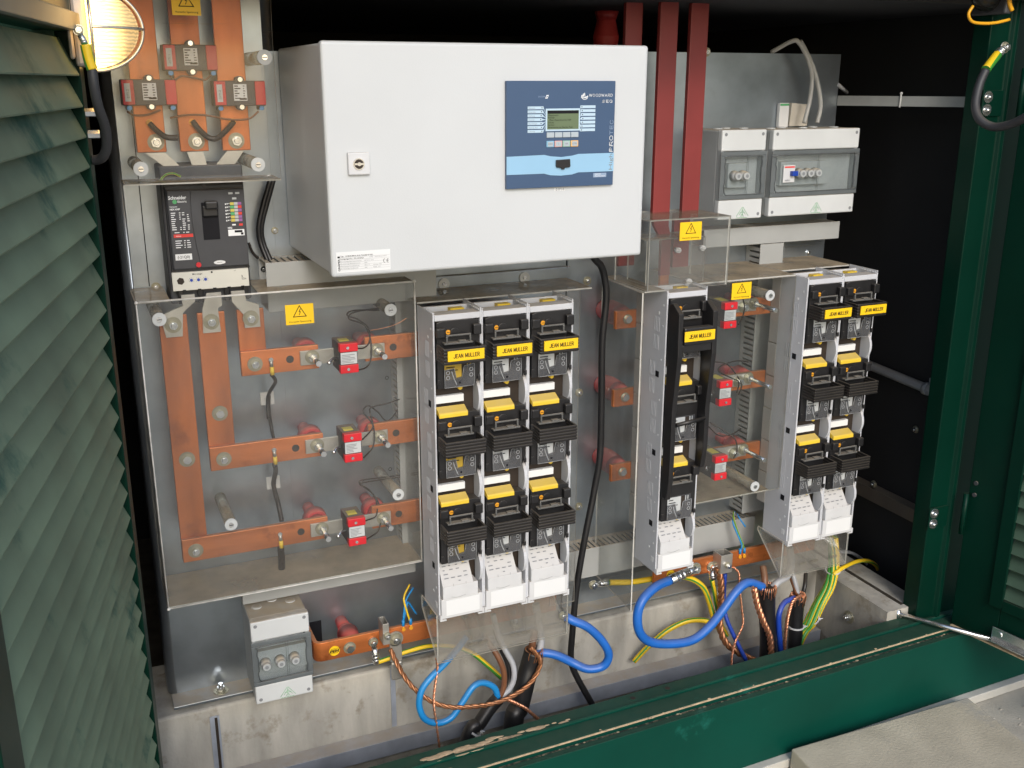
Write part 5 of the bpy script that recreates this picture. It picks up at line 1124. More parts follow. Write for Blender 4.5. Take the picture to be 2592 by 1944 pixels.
# ---------------------------------------------------------------- PEN bars and their clamps
pb = thing('pen_busbar', 'bent copper earth bar beside the lowest distribution box, marked with a yellow disc', 'busbar', (.38,-.12,.41)); of = pb.location
g = G(of); prof = [(.3755,-.001),(.3755,-.100)]+[(.3935-.018*math.cos(R(a)),-.102-.018*math.sin(R(a))) for a in range(0,91,15)]+[(.945,-.120),(.945,-.111)]+[(.3935-.009*math.cos(R(a)),-.102-.009*math.sin(R(a))) for a in range(90,-1,-15)]+[(.3845,-.001)]
g.prism(prof, .414, .458, axis='Z', bev=.0008); g.fin('bar', COPPER, pb)
G(of).hexbolt((.451,-.120,.434),r=.0095,h=.007,washer=.0135,nut=False).fin('bolt', STEEL, pb)
g = G(of); g.cyl((.418,-.1202,.434),(.418,-.1208,.434),.0115,24); write(g,'PEN',.0085,.418,-.1212,.4305,1,'C',bold=.03,fit=.019)
for k in range(-3,4): g.quad([(.418+.003*k-.0045,-.12095,.4275-.0),(.418+.003*k-.0035,-.12095,.4275),(.418+.003*k+.0045,-.12095,.4405),(.418+.003*k+.0035,-.12095,.4405)],1)
g.fin('mark', [YLAB, INK], pb)
g = G((.459,0,.432)); g.cyl((.462,-.001,.434),(.462,-.05,.434),.013,24,.015); g.cyl((.462,-.05,.434),(.462,-.062,.434),.020,24,.0235); g.cyl((.462,-.062,.434),(.462,-.110,.434),.0235,24,.019); o = g.fin('standoff_insulator', REDI); o.location = (.459,0,.432); tag(o, 'red insulator behind the bent copper earth bar by the lowest box', 'insulator')
tag(G().box((.391,-.0008,.39),(.418,.0,.445)).fin('plate_opening', INK), 'square dark opening in the plate behind the bent copper bar', 'opening')
p3 = thing('pen_busbar', 'straight copper earth bar under the single fuse strip, with clamps', 'busbar', (1.2,-.105,.42)); of = p3.location
G(of).box((1.215,-.110,.4185),(1.705,-.101,.4625),.0012).fin('bar', COPPER, p3)
g = G(of); g.cyl((1.262,-.1102,.4375),(1.262,-.1108,.4375),.0115,24); write(g,'PEN',.0085,1.262,-.1112,.434,1,'C',bold=.03,fit=.019)
for k in range(-3,4): g.quad([(1.262+.003*k-.0045,-.11095,.431),(1.262+.003*k-.0035,-.11095,.431),(1.262+.003*k+.0045,-.11095,.444),(1.262+.003*k+.0035,-.11095,.444)],1)
g.fin('mark', [YLAB, INK], p3)
tag(G().box((1.222,-.052,.452),(1.30,-.004,.470)).fin('dark_slot', INK), 'dark gap between the bottom duct and the copper bar', 'gap')
def clamp(x, z, y, label, w=.022):
    t = thing('cable_clamp', label, 'clamp', (x,y,z)); of = t.location
    g = G(of); g.box((x-w/2,y-.030,z-.020),(x-w/2+.003,y+.001,z+.030),.0006); g.box((x+w/2-.003,y-.030,z-.020),(x+w/2,y+.001,z+.030),.0006); g.box((x-w/2,y-.0325,z-.020),(x+w/2,y-.030,z+.030),.0006); g.box((x-w/2,y-.0,z+.004),(x+w/2,y+.0028,z+.030),.0005); g.fin('frame', ALU, t)
    G(of).hexbolt((x+.002,y-.0325,z+.002),r=.006,h=.008,washer=.008).fin('screw', STEEL, t); return t
clamp(.5235,.462,-.122,'bright clamp gripping the copper braid on the bent copper bar',.014)
clamp(1.402,.448,-.112,'boxy steel clamp on the straight copper bar holding braid and wires',.034)
def big_lug(x, z, y, label, down=.085):
    t = thing('cable_lug', label, 'cable lug', (x,y,z)); of = t.location
    g = G(of); g.cyl((x,y,z),(x,y-.004,z),.0175,20); g.box((x-.0135,y-.004,z-.055),(x+.0135,y,z-.006),.001); g.box((x-.0125,y-.009,z-down-.03),(x+.0125,y-.0005,z-.055),.004); g.fin('palm', ALU, t)
    G(of).hexbolt((x,y-.004,z),r=.0088,h=.008,washer=.0145).fin('bolt', STEEL, t)
big_lug(.5525,.4335,-.121,'broad tin plated lug without a cable on the bent copper bar',.07)
CAB = {
'center_black':[(1.018,-0.130,1.240),(1.037,-0.125,1.222),(1.050,-0.120,1.192),(1.055,-0.120,1.144)],
'center_black2':[(1.050,-0.120,0.787),(1.037,-0.120,0.697),(1.013,-0.125,0.585),(0.995,-0.125,0.467),(0.983,-0.130,0.348),(0.981,-0.130,0.283),(0.989,-0.140,0.243),(1.024,-0.160,0.165),(1.040,-0.170,0.125)],
'blueA':[(0.920,-0.220,0.454),(0.932,-0.230,0.447),(0.965,-0.240,0.428),(0.999,-0.245,0.389),(1.018,-0.245,0.348),(1.007,-0.240,0.319),(0.973,-0.230,0.314),(0.944,-0.210,0.326),(0.910,-0.200,0.347),(0.882,-0.190,0.355),(0.860,-0.180,0.349)],
'lugA':[(0.913,-0.215,0.458),(0.924,-0.220,0.451)],
'sheathB':[(0.860,-0.180,0.360),(0.850,-0.180,0.324),(0.837,-0.185,0.290),(0.819,-0.190,0.229),(0.800,-0.200,0.186)],
'greyB':[(0.873,-0.180,0.352),(0.880,-0.175,0.377),(0.879,-0.170,0.404),(0.873,-0.160,0.467)],
'brownB':[(0.854,-0.180,0.362),(0.857,-0.180,0.385),(0.867,-0.170,0.406)],
'braidB':[(0.839,-0.205,0.389),(0.861,-0.210,0.355),(0.856,-0.210,0.325),(0.828,-0.215,0.298),(0.780,-0.220,0.283),(0.734,-0.220,0.279),(0.690,-0.220,0.285),(0.647,-0.215,0.292),(0.608,-0.205,0.309),(0.575,-0.190,0.338),(0.556,-0.170,0.365),(0.545,-0.140,0.393),(0.540,-0.125,0.412)],
'endB':[(0.775,-0.220,0.281),(0.796,-0.225,0.268),(0.817,-0.230,0.252),(0.851,-0.230,0.213)],
'sheathA':[(0.764,-0.200,0.274),(0.742,-0.200,0.254),(0.715,-0.205,0.225),(0.683,-0.210,0.196)],
'blueC':[(0.763,-0.200,0.277),(0.754,-0.200,0.304),(0.729,-0.200,0.323),(0.703,-0.205,0.324),(0.676,-0.210,0.297),(0.647,-0.215,0.267),(0.616,-0.215,0.261),(0.586,-0.215,0.279),(0.575,-0.210,0.312),(0.583,-0.205,0.345),(0.606,-0.200,0.368),(0.641,-0.190,0.386),(0.675,-0.180,0.409),(0.701,-0.170,0.428)],
'greyC':[(0.770,-0.200,0.275),(0.791,-0.200,0.292),(0.802,-0.200,0.318),(0.801,-0.195,0.349),(0.786,-0.190,0.384),(0.772,-0.180,0.424),(0.764,-0.170,0.470)],
'blackC':[(0.772,-0.195,0.272),(0.786,-0.195,0.290),(0.795,-0.190,0.314),(0.793,-0.185,0.346),(0.779,-0.180,0.385),(0.769,-0.170,0.429)],
'brownC':[(0.768,-0.200,0.276),(0.777,-0.200,0.303),(0.777,-0.200,0.339),(0.766,-0.195,0.375),(0.751,-0.180,0.405),(0.742,-0.170,0.423)],
'copperC':[(0.620,-0.200,0.413),(0.621,-0.200,0.383),(0.613,-0.205,0.346),(0.606,-0.215,0.312),(0.609,-0.220,0.267),(0.612,-0.230,0.210)],
'gyC':[(0.511,-0.110,0.377),(0.539,-0.110,0.380),(0.581,-0.110,0.387),(0.635,-0.110,0.388),(0.693,-0.110,0.372),(0.733,-0.120,0.351),(0.765,-0.130,0.319),(0.797,-0.140,0.282)],
'gyD':[(1.106,-0.080,0.433),(1.169,-0.080,0.421),(1.228,-0.085,0.420),(1.282,-0.090,0.417),(1.332,-0.090,0.403),(1.367,-0.100,0.376),(1.382,-0.110,0.336),(1.391,-0.125,0.289),(1.409,-0.140,0.250)],
'gyE':[(1.379,-0.120,0.402),(1.389,-0.120,0.367),(1.398,-0.120,0.328),(1.408,-0.130,0.278),(1.422,-0.140,0.245)],
'yelF':[(1.179,-0.090,0.202),(1.215,-0.095,0.238),(1.264,-0.100,0.274),(1.316,-0.110,0.295),(1.364,-0.120,0.292),(1.393,-0.130,0.275)],
'blueG':[(1.201,-0.200,0.476),(1.152,-0.220,0.480),(1.109,-0.235,0.464),(1.093,-0.240,0.430),(1.101,-0.240,0.383),(1.136,-0.235,0.347),(1.199,-0.230,0.325),(1.259,-0.225,0.319),(1.308,-0.220,0.340),(1.351,-0.210,0.370),(1.391,-0.205,0.409),(1.428,-0.200,0.423),(1.474,-0.200,0.402)],
'lugG':[(1.299,-0.160,0.469),(1.265,-0.180,0.476),(1.201,-0.200,0.476)],
'braidH':[(1.387,-0.130,0.440),(1.396,-0.135,0.396),(1.396,-0.140,0.343),(1.387,-0.150,0.308),(1.389,-0.160,0.270),(1.404,-0.170,0.239),(1.434,-0.180,0.214),(1.474,-0.190,0.190)],
'blueI':[(1.417,-0.120,0.413),(1.411,-0.130,0.358),(1.405,-0.150,0.313),(1.419,-0.170,0.264),(1.440,-0.200,0.204)],
'copperJ':[(1.432,-0.130,0.433),(1.444,-0.140,0.417),(1.442,-0.150,0.380),(1.445,-0.160,0.333),(1.445,-0.170,0.286),(1.411,-0.190,0.258),(1.396,-0.200,0.230),(1.389,-0.210,0.206)],
'sheathK':[(1.487,-0.200,0.399),(1.493,-0.200,0.329),(1.497,-0.210,0.220)],
'braidK':[(1.427,-0.225,0.422),(1.436,-0.230,0.380),(1.454,-0.235,0.332),(1.479,-0.235,0.281),(1.489,-0.235,0.227)],
'greyK':[(1.496,-0.200,0.384),(1.519,-0.200,0.406),(1.551,-0.195,0.414),(1.573,-0.180,0.437),(1.572,-0.170,0.479)],
'brownK':[(1.479,-0.200,0.401),(1.485,-0.190,0.423),(1.494,-0.170,0.439)],
'sheathL':[(1.595,-0.190,0.348),(1.595,-0.190,0.291),(1.591,-0.200,0.201)],
'blueL':[(1.576,-0.200,0.350),(1.537,-0.210,0.350),(1.515,-0.220,0.329),(1.518,-0.220,0.287),(1.526,-0.225,0.221)],
'copperL':[(1.602,-0.200,0.354),(1.559,-0.215,0.350),(1.543,-0.220,0.314),(1.541,-0.220,0.267),(1.541,-0.220,0.215)],
'brownL':[(1.592,-0.190,0.351),(1.583,-0.180,0.384),(1.581,-0.160,0.412)],
'greyL':[(1.594,-0.190,0.353),(1.584,-0.185,0.390),(1.580,-0.170,0.422)],
'blackL':[(1.614,-0.185,0.342),(1.623,-0.180,0.366),(1.640,-0.160,0.386)],
'gyM':[(1.754,-0.120,0.451),(1.754,-0.130,0.407),(1.739,-0.150,0.366),(1.716,-0.165,0.334),(1.681,-0.175,0.298),(1.641,-0.190,0.257),(1.599,-0.200,0.224)],
'gyN':[(1.730,-0.160,0.365),(1.762,-0.160,0.378),(1.834,-0.130,0.367),(1.904,-0.100,0.342),(1.973,-0.060,0.297),(2.019,-0.030,0.253)],
'greyO':[(1.866,-0.030,0.345),(1.925,-0.020,0.324),(1.998,0.000,0.270),(2.083,0.020,0.184)],
'lugN':[(1.070,-0.065,0.428),(1.086,-0.070,0.432),(1.106,-0.080,0.433)],
'lwireA':[(0.572,-0.120,0.461),(0.574,-0.120,0.483),(0.583,-0.110,0.512),(0.607,-0.090,0.529)],
'lwireB':[(0.589,-0.120,0.462),(0.581,-0.120,0.494),(0.579,-0.110,0.521),(0.599,-0.090,0.539)],
'lwireC':[(0.572,-0.120,0.467),(0.582,-0.115,0.495),(0.588,-0.110,0.507),(0.609,-0.100,0.469)],
'rwireA':[(1.465,-0.110,0.454),(1.470,-0.110,0.476),(1.461,-0.100,0.506),(1.453,-0.090,0.535),(1.471,-0.070,0.552)],
'rwireB':[(1.478,-0.110,0.454),(1.474,-0.110,0.476),(1.463,-0.100,0.510),(1.455,-0.090,0.544),(1.468,-0.070,0.552)],
'rwireC':[(1.485,-0.100,0.520),(1.473,-0.090,0.541),(1.479,-0.070,0.545)],
'greyP':[(1.609,-0.050,1.507),(1.620,-0.050,1.561),(1.621,-0.050,1.610),(1.606,-0.050,1.649),(1.584,-0.040,1.686),(1.570,-0.030,1.689),(1.546,0.010,1.666)],
'greyQ':[(1.647,-0.050,1.507),(1.653,-0.050,1.543),(1.644,-0.050,1.583),(1.622,-0.050,1.632),(1.603,-0.040,1.671),(1.587,-0.040,1.690)],
'earthR':[(1.759,-0.420,1.624),(1.746,-0.420,1.593),(1.732,-0.430,1.554),(1.727,-0.450,1.527),(1.735,-0.480,1.513),(1.738,-0.520,1.520),(1.736,-0.560,1.538)],
'earthRs':[(1.808,-0.400,1.654),(1.784,-0.410,1.640),(1.759,-0.420,1.624)],
'earthRl':[(1.836,-0.390,1.669),(1.808,-0.400,1.654)],
'earthL':[(0.055,-0.430,1.616),(0.055,-0.430,1.594),(0.058,-0.420,1.565),(0.065,-0.400,1.536),(0.065,-0.385,1.511),(0.060,-0.375,1.495),(0.053,-0.367,1.489),(0.042,-0.360,1.487)],
'earthLs':[(0.050,-0.430,1.649),(0.052,-0.430,1.630),(0.055,-0.430,1.616)],
'blk1':[(0.365,-0.030,1.420),(0.348,-0.030,1.372),(0.337,-0.030,1.332),(0.338,-0.030,1.301),(0.348,-0.040,1.263)],
'blk2':[(0.372,-0.025,1.420),(0.355,-0.025,1.371),(0.343,-0.025,1.331),(0.344,-0.025,1.299),(0.354,-0.040,1.263)],
'blk3':[(0.317,-0.020,1.300),(0.323,-0.020,1.281),(0.333,-0.020,1.268)],
'ct1':[(0.115,-0.100,1.550),(0.126,-0.095,1.544),(0.148,-0.090,1.544),(0.171,-0.090,1.552)],
'ct2':[(0.191,-0.100,1.610),(0.197,-0.100,1.602),(0.211,-0.100,1.609),(0.232,-0.100,1.606),(0.250,-0.100,1.603),(0.260,-0.100,1.611)],
'ct3':[(0.187,-0.080,1.538),(0.216,-0.090,1.543),(0.249,-0.100,1.542),(0.283,-0.100,1.535),(0.319,-0.100,1.535),(0.339,-0.100,1.548)],
'link1':[(0.151,-0.090,1.529),(0.163,-0.100,1.515),(0.176,-0.110,1.506),(0.194,-0.110,1.505)],
'link2':[(0.224,-0.090,1.532),(0.235,-0.100,1.515),(0.247,-0.110,1.504),(0.261,-0.110,1.503),(0.280,-0.100,1.516),(0.295,-0.090,1.530)],
'leads':[(0.570,-0.030,1.146),(0.502,-0.080,1.161),(0.485,-0.100,1.157),(0.506,-0.100,1.147),(0.527,-0.100,1.127),(0.522,-0.120,1.105),(0.503,-0.150,1.101),(0.484,-0.160,1.104)],
'leads_b':[(0.575,-0.030,1.150),(0.503,-0.090,1.160),(0.488,-0.100,1.150),(0.519,-0.100,1.134),(0.525,-0.120,1.105),(0.521,-0.130,1.071),(0.505,-0.150,1.061),(0.484,-0.160,1.060)],
'leads2':[(0.626,-0.030,0.952),(0.574,-0.070,0.956),(0.527,-0.100,0.961),(0.523,-0.100,0.948),(0.523,-0.120,0.928),(0.505,-0.150,0.924),(0.489,-0.160,0.916)],
'leads2b':[(0.624,-0.030,0.953),(0.574,-0.060,0.914),(0.542,-0.090,0.946),(0.520,-0.100,0.965),(0.509,-0.100,0.953),(0.523,-0.120,0.928),(0.519,-0.130,0.889),(0.490,-0.160,0.877)],
'leads3':[(0.624,-0.030,0.769),(0.546,-0.080,0.791),(0.496,-0.100,0.798),(0.513,-0.100,0.782),(0.528,-0.100,0.755),(0.519,-0.130,0.734),(0.488,-0.160,0.740)],
'leads3b':[(0.620,-0.030,0.773),(0.539,-0.080,0.796),(0.494,-0.100,0.802),(0.522,-0.100,0.770),(0.533,-0.110,0.741),(0.524,-0.130,0.702),(0.489,-0.160,0.699)],
'rlead1':[(1.387,-0.160,1.125),(1.400,-0.150,1.107),(1.405,-0.140,1.084),(1.364,-0.180,1.074)],
'rlead2':[(1.519,-0.030,0.930),(1.448,-0.070,0.952),(1.383,-0.100,0.955),(1.361,-0.120,0.948),(1.375,-0.150,0.939),(1.405,-0.140,0.922),(1.387,-0.160,0.904)],
'rlead2b':[(1.380,-0.060,0.955),(1.410,-0.080,0.951),(1.414,-0.120,0.931),(1.414,-0.140,0.914),(1.392,-0.160,0.899)],
'rlead3':[(1.384,-0.060,0.789),(1.427,-0.040,0.755),(1.470,-0.030,0.745),(1.504,-0.030,0.758)],
'rlead3b':[(1.372,-0.080,0.808),(1.398,-0.100,0.791),(1.419,-0.120,0.773),(1.421,-0.130,0.746),(1.405,-0.140,0.731)],
'jumper':[(0.326,-0.120,1.059),(0.336,-0.100,1.038),(0.334,-0.040,1.001),(0.331,-0.025,0.979),(0.329,-0.030,0.941)],
'jumper2':[(0.334,-0.025,0.989),(0.332,-0.025,0.957),(0.334,-0.030,0.919),(0.334,-0.050,0.899)],
'jumper3':[(0.323,-0.100,0.867),(0.331,-0.060,0.837),(0.330,-0.030,0.795),(0.337,-0.030,0.750),(0.338,-0.050,0.720)],
'jumper4':[(0.322,-0.110,0.690),(0.327,-0.080,0.648),(0.329,-0.060,0.610)],
'gyT':[(0.154,-0.100,1.426),(0.167,-0.100,1.440),(0.181,-0.100,1.443),(0.194,-0.100,1.437)],
'tail':[(1.741,0.000,1.594),(1.788,0.020,1.575)],
'lamprim':[(0.070,-0.360,1.712),(0.132,-0.360,1.670)],
}
lug((.503,-.121,.436),CAB['gyC'][0],.0095,'small tinned lug of the green and yellow cable on the bent copper bar')
lug(CAB['lugG'][0],CAB['lugG'][2],.0135,'large crimped lug of the thick blue cable on the straight copper bar')
lug((1.3805,-.111,.436),(1.381,-.120,.404),.0115,'tinned lug beside the boxy clamp on the straight copper bar')
lug(CAB['lugN'][0],CAB['gyD'][0],.0105,'tinned lug of the yellow cable bolted to the plate beside the black cable')
lug(CAB['lugA'][0],CAB['lugA'][1],.009,'short bare lug end of the blue cable beside the clear terminal box')
lug(CAB['earthRl'][0],CAB['earthRl'][1],.0105,'round lug of the black earth cable on the thick green post')
lug((.043,-.43,1.668),CAB['earthLs'][0],.0062,'lug of the black earth cable beside the lit lamp')

# ---------------------------------------------------------------- cables
def cable(key, r, m, label, n=10, cat='cable', name='cable', group=None, k=8, extra=None, ext=None):
    pts = [tuple(p) for p in CAB[key]]+([ext] if ext else [])
    g = G(pts[0]); g.tube(pts, r, n, k=k); o = g.fin(name, m); o.location = pts[0]; return tag(o, label, cat, group)
def braid(key, r, m, label, strands=3, turns=115, ext=None, name='copper_braid'):
    pts = [tuple(p) for p in CAB[key]]+([ext] if ext else [])
    g = G(pts[0]); g.twist(pts, r, strands, turns, 6); o = g.fin(name, m); o.location = pts[0]; return tag(o, label, 'copper braid')
CAB['center'] = [(.980,-.14,1.292)]+CAB['center_black']+[(1.048,-.12,1.05),(1.050,-.12,.92)]+CAB['center_black2']+[(1.05,-.2,-.1)]
cable('center', .0078, BLACKC, 'black cable hanging from the white cabinet down to the pit', 12)
low = lambda p: (p[0]-.02, p[1]-.01, -.15)
cable('blueA', .0098, BLUE, 'thick blue cable curling out beside the three fuse strips', 12)
cable('sheathB', .0225, BLACKC, 'thick black cable sheath standing in the pit, stripped at its top under the three strips', 18, ext=low(CAB['sheathB'][-1]))
cable('greyB', .0085, GREYC, 'short grey core from the thick black sheath up into the terminal box', 10)
cable('brownB', .0085, BROWN, 'brown core in the top of the thick black sheath by the blue cable', 10)
braid('braidB', .0050, COPD, 'long twisted brown copper braid hanging in a bow from the bent copper bar')
braid('endB', .0040, COPW, 'short loose bright copper strand end over the black sheath', 3, 260)
cable('sheathA', .0155, BLACKC, 'slanting black cable sheath with a grey tie, nearest the concrete', 16, ext=(.60,-.23,-.05))
cable('blueC', .0072, LBLUE, 'light blue cable looping under the three fuse strips', 12)
cable('greyC', .0066, GREYC, 'light grey core curving up from the slanting black sheath', 10)
cable('blackC', .0056, BLACKC, 'black core running behind the light grey core', 10)
cable('brownC', .0066, BROWN, 'brown core curving up from the slanting black sheath', 10)
braid('copperC', .0030, COPW, 'thin upright bare copper wire crossing the light blue loop', 2, 300, name='copper_wire')
cable('gyC', .0055, GY, 'green and yellow cable along the concrete from the bent copper bar', 10)
cable('gyD', .0074, GYY, 'thick yellow cable from the plate under the single strip, turning down', 12)
cable('gyE', .0056, GY, 'green and yellow cable hanging down beside the boxy clamp', 10)
cable('yelF', .0068, GYY, 'yellow cable arching behind the big blue loop', 12)
cable('blueG', .0108, BLUE, 'big blue loop of cable under the single fuse strip', 14)
braid('braidH', .0080, COPD, 'brown copper braid dropping from the boxy clamp', 3, 120)
cable('blueI', .0055, DBLUE, 'thin dark blue cable dropping from the boxy clamp', 10)
braid('copperJ', .0030, COPW, 'bright thin copper wire zigzagging down from the boxy clamp', 2, 300, name='copper_wire')
cable('sheathK', .0205, BLACKC, 'thick upright black cable sheath with copper screen folded back', 18, ext=(1.498,-.22,-.1))
braid('braidK', .0075, COPW, 'bright copper braid folded down over the upright black sheath', 3, 140)
cable('greyK', .0092, GREYC, 'grey core bending from the upright black sheath into the terminal box', 12)
cable('brownK', .0085, BROWN, 'brown core above the upright black sheath', 10)
cable('sheathL', .0180, BLACKC, 'upright black cable sheath nearest the green and yellow bundle', 16, ext=(1.588,-.21,-.1))
cable('blueL', .0070, DBLUE, 'dark blue core arching between the two upright black sheaths', 10)
braid('copperL', .0045, COPW, 'bright twisted copper wire beside the dark blue arch', 3, 240, name='copper_wire')
cable('brownL', .0058, BROWN, 'brown core rising from the sheath nearest the bundle', 10)
cable('greyL', .0058, GREYC, 'grey core rising from the sheath nearest the bundle', 10)
cable('blackL', .0055, BLACKC, 'black core rising from the sheath nearest the bundle', 10)
for k in range(6):      # six green and yellow cables tied in a bundle
    q = [Vector(p)+Vector((.0105*math.cos(k*1.05+.3*i)*(.6+.12*i), .0095*math.sin(k*1.05+.3*i), 0)) for i, p in enumerate(CAB['gyM'])]
    CAB['gyM%d'%k] = [tuple(v) for v in q]
    cable('gyM%d'%k, .0062, GY, 'green and yellow cable in the tied bundle under the pair of fuse strips', 10, group='tied bundle of green and yellow cables', ext=(1.56-.01*k,-.22,.05))
cable('gyN', .0056, GYY, 'green and yellow cable arching away over the concrete into the dark', 10)
for k in range(2):
    CAB['greyO%d'%k] = [(p[0]+.012*k,p[1]+.02*k,p[2]-.009*k) for p in CAB['greyO']]
    cable('greyO%d'%k, .0045, GREYC, ('upper grey cable leaving over the concrete corner into the dark','lower grey cable leaving over the concrete corner into the dark')[k], 10)
for k, (m, w) in {'lwireA':(LBLUE,'thin blue wire with ferrule on the bent copper bar'),'lwireB':(YELW,'thin yellow wire with ferrule on the bent copper bar'),'lwireC':(LBLUE,'thin blue wire sagging behind the first fuse strip'),'rwireA':(LBLUE,'thin light blue wire above the straight copper bar'),'rwireB':(GY,'thin green and yellow wire above the straight copper bar'),'rwireC':(LBLUE,'thin blue wire slipping behind the pair of fuse strips')}.items():
    cable(k, .0022, m, w, 8, 'wire', 'wire')
for x, y_, z, w in ((.572,-.121,.457,'blue ferrule of the thin blue wire on the bent copper bar'),(.589,-.121,.457,'blue ferrule of the thin yellow wire on the bent copper bar'),(1.465,-.112,.452,'blue ferrule of the light blue wire on the straight copper bar'),(1.478,-.112,.452,'blue ferrule of the green and yellow wire on the straight copper bar')):
    t = thing('ferrule', w, 'ferrule', (x,y_,z)); G(t.location).tube([(x,y_,z+.002),(x,y_,z+.016)],.0036,8,k=0).fin('sleeve', LBLUE, t); g = G(t.location); g.tube([(x,y_,z-.006),(x,y_,z+.0018)],.003,8,k=0); g.cyl((x,y_+.001,z-.006),(x,y_-.003,z-.006),.0045,10); g.fin('tip', ORA, t)
cable('greyP', .0050, mat('pale_grey_cable',(.42,.42,.40),.5,0,.08,20,dust=.3), 'pale grey cable bending from the wide box over the plate edge', 10)
cable('greyQ', .0050, bpy.data.materials['pale_grey_cable'], 'pale grey cable rising straight beside the bending one', 10)
cable('earthR', .0088, mat('grey_black_rubber',(.035,.036,.04),.5,0,.1,20,dust=.2), 'black earth cable curving from the green post to the green door', 12)
cable('earthRs', .0096, GY, 'green and yellow sleeve on the black earth cable by the green post', 12, 'sleeve', 'cable_sleeve')
cable('earthL', .0072, bpy.data.materials['grey_black_rubber'], 'black earth cable hanging under the lit lamp', 12)
cable('earthLs', .0076, GY, 'green and yellow sleeve on the black earth cable by the lit lamp', 12, 'sleeve', 'cable_sleeve')
cable('blk1', .0052, BLACKC, 'black cable curving into the duct beside the breaker, outer of two', 10)
cable('blk2', .0052, BLACKC, 'black cable curving into the duct beside the breaker, inner of two', 10)
cable('blk3', .0026, WIREB, 'thin grey wire curving from the breaker to the duct', 8, 'wire', 'wire')
for k, w in {'ct1':'brown wire under the transformer below the lit lamp','ct2':'brown wire under the uppermost transformer','ct3':'long brown wire sagging to the transformer beside the white cabinet'}.items(): cable(k, .0018, BROWN, w, 8, 'wire', 'wire')
cable('link1', .0050, WIREB, 'thick black lead from the upright bar nearest the lamp', 10, 'lead', 'lead'); cable('link2', .0050, WIREB, 'thick black lead sagging between two upright copper bars', 10, 'lead', 'lead')
for k, w in {'leads':'upper black lead of the transformer on the uppermost link','leads_b':'lower black lead of the transformer on the uppermost link','leads2':'upper black lead of the transformer on the middle link','leads2b':'lower black lead of the transformer on the middle link','leads3':'upper black lead of the transformer on the lowest link','leads3b':'lower black lead of the transformer on the lowest link','rlead1':'short dark wire of the topmost transformer beside the long handle','rlead2':'dark wire looping above the middle transformer beside the long handle','rlead2b':'second dark wire at the middle transformer beside the long handle','rlead3':'dark wire looping back to the upright duct','rlead3b':'dark wire running to the lowest transformer beside the long handle'}.items():
    cable(k, .0016, WIREB, w, 8, 'wire', 'wire')
cable('jumper', .0036, WIREB, 'brown wire dropping from the uppermost crossbar', 10, 'wire', 'wire'); cable('jumper2', .0036, WIREB, 'brown wire passing behind the middle crossbar', 10, 'wire', 'wire')
cable('jumper3', .0050, WIREB, 'brown wire dropping from the middle crossbar', 10, 'wire', 'wire'); cable('jumper4', .0070, WIREB, 'dark wire end dropping below the lowest crossbar', 10, 'wire', 'wire')
CAB['hair'] = [(.531,-.10,1.122),(.555,-.10,1.124),(.585,-.10,1.130),(.607,-.10,1.140)]
cable('hair', .0009, COPW, 'thin stray copper wire above the uppermost busbar by the first strip', 6, 'wire', 'wire')
cable('gyT', .0018, GY, 'thin green and yellow wire above the breaker', 8, 'wire', 'wire'); cable('tail', .0045, GREYC, 'pale grey cable end behind the plate edge by the strip', 10)
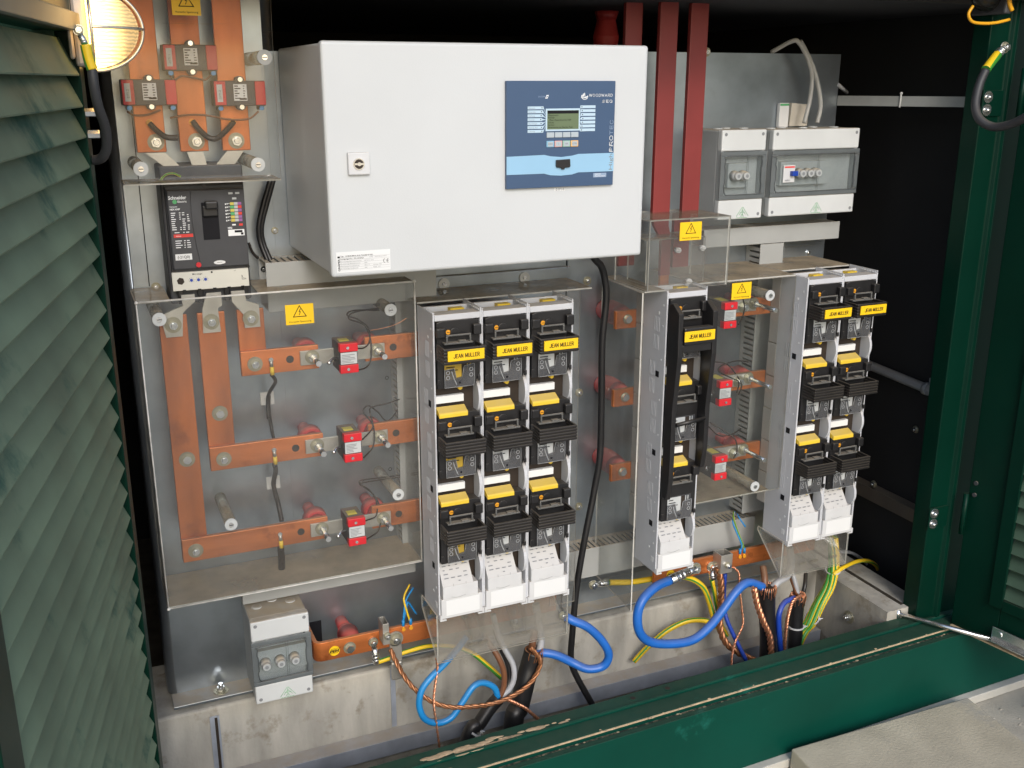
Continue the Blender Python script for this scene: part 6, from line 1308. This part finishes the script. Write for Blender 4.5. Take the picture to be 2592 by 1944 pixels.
# copper screens folded back over the sheath tops
def screen(c, r, label, m=COPW, seed=1, axis=(0,0,1)):
    random.seed(seed); t = c; g = G(c); c = Vector(c); n = 26
    for i in range(n):
        a = 2*math.pi*i/n; d = Vector((math.cos(a),math.sin(a),0)); h = random.uniform(.010,.026)
        g.tube([c+d*r*.75+Vector((0,0,-.002)), c+d*r*1.0+Vector((0,0,.006)), c+d*r*(1.14+random.uniform(0,.08))+Vector((random.uniform(-.003,.003),0,-.004)), c+d*r*(1.06+random.uniform(0,.1))+Vector((random.uniform(-.004,.004),0,-h))], .0010, 5, k=3)
    o = g.fin('copper_screen', m); o.location = t; tag(o, label, 'copper screen')
screen((1.487,-.200,.399), .0200, 'fan of bright copper strands at the top of the thick upright sheath', seed=3)
screen((1.595,-.190,.348), .0165, 'copper strands at the top of the sheath nearest the bundle', seed=5)
screen((.860,-.180,.360), .0195, 'dark copper strands at the top of the thick sheath under the three strips', COPD, seed=7)
# cable ties
def tie(c, d, r, label, th=.0016, w=.0045):
    c = Vector(c); d = Vector(d).normalized(); t = thing('cable_tie', label, 'cable tie', c)
    g = G(c); n = 22; a = d.orthogonal().normalized(); b = d.cross(a)
    rings = [[g._v(c+(a*math.cos(2*math.pi*i/n)+b*math.sin(2*math.pi*i/n))*rr+d*h) for i in range(n)] for rr, h in ((r,-w/2),(r+th,-w/2),(r+th,w/2),(r,w/2))]
    for q in range(4):
        for i in range(n): g.bm.faces.new((rings[q][i],rings[q][(i+1)%n],rings[(q+1)%4][(i+1)%n],rings[(q+1)%4][i]))
    g.fin('band', NYLON, t)
    p = c+(Vector((.75,-.65,.1)).normalized())*(r+.001); g = G(c); g.box(p-Vector((.003,.003,.003)), p+Vector((.003,.003,.003)), .0008); g.tube([p, p+Vector((.006,-.006,.003))], .0014, 6, k=0); g.fin('head', NYLON, t)
tie((.700,-.207,.212),(.4,0,.5),.0180,'grey cable tie round the slanting black sheath')
tie((1.741,-.148,.372),(-.3,-.2,.8),.0185,'white cable tie high on the green and yellow bundle')
tie((1.650,-.187,.268),(-.6,-.2,.7),.0175,'white cable tie low on the green and yellow bundle')
tie((1.594,-.193,.262),(0,0,1),.0195,'white cable tie round the upright sheath nearest the bundle')
# odds and ends: bolts under the terminal boxes, insulators seen through them
for x, z, w in ((.715,.452,'round bolt seen through the clear box under the first strip'),(.800,.462,'round bolt seen through the clear box under the middle strip'),(.885,.468,'round bolt seen through the clear box under the last of three strips')):
    t = thing('terminal_bolt', w, 'bolt', (x,-.13,z)); G(t.location).hexbolt((x,-.1205,z),r=.006,h=.005,washer=.009).fin('bolt_head', STEEL, t)
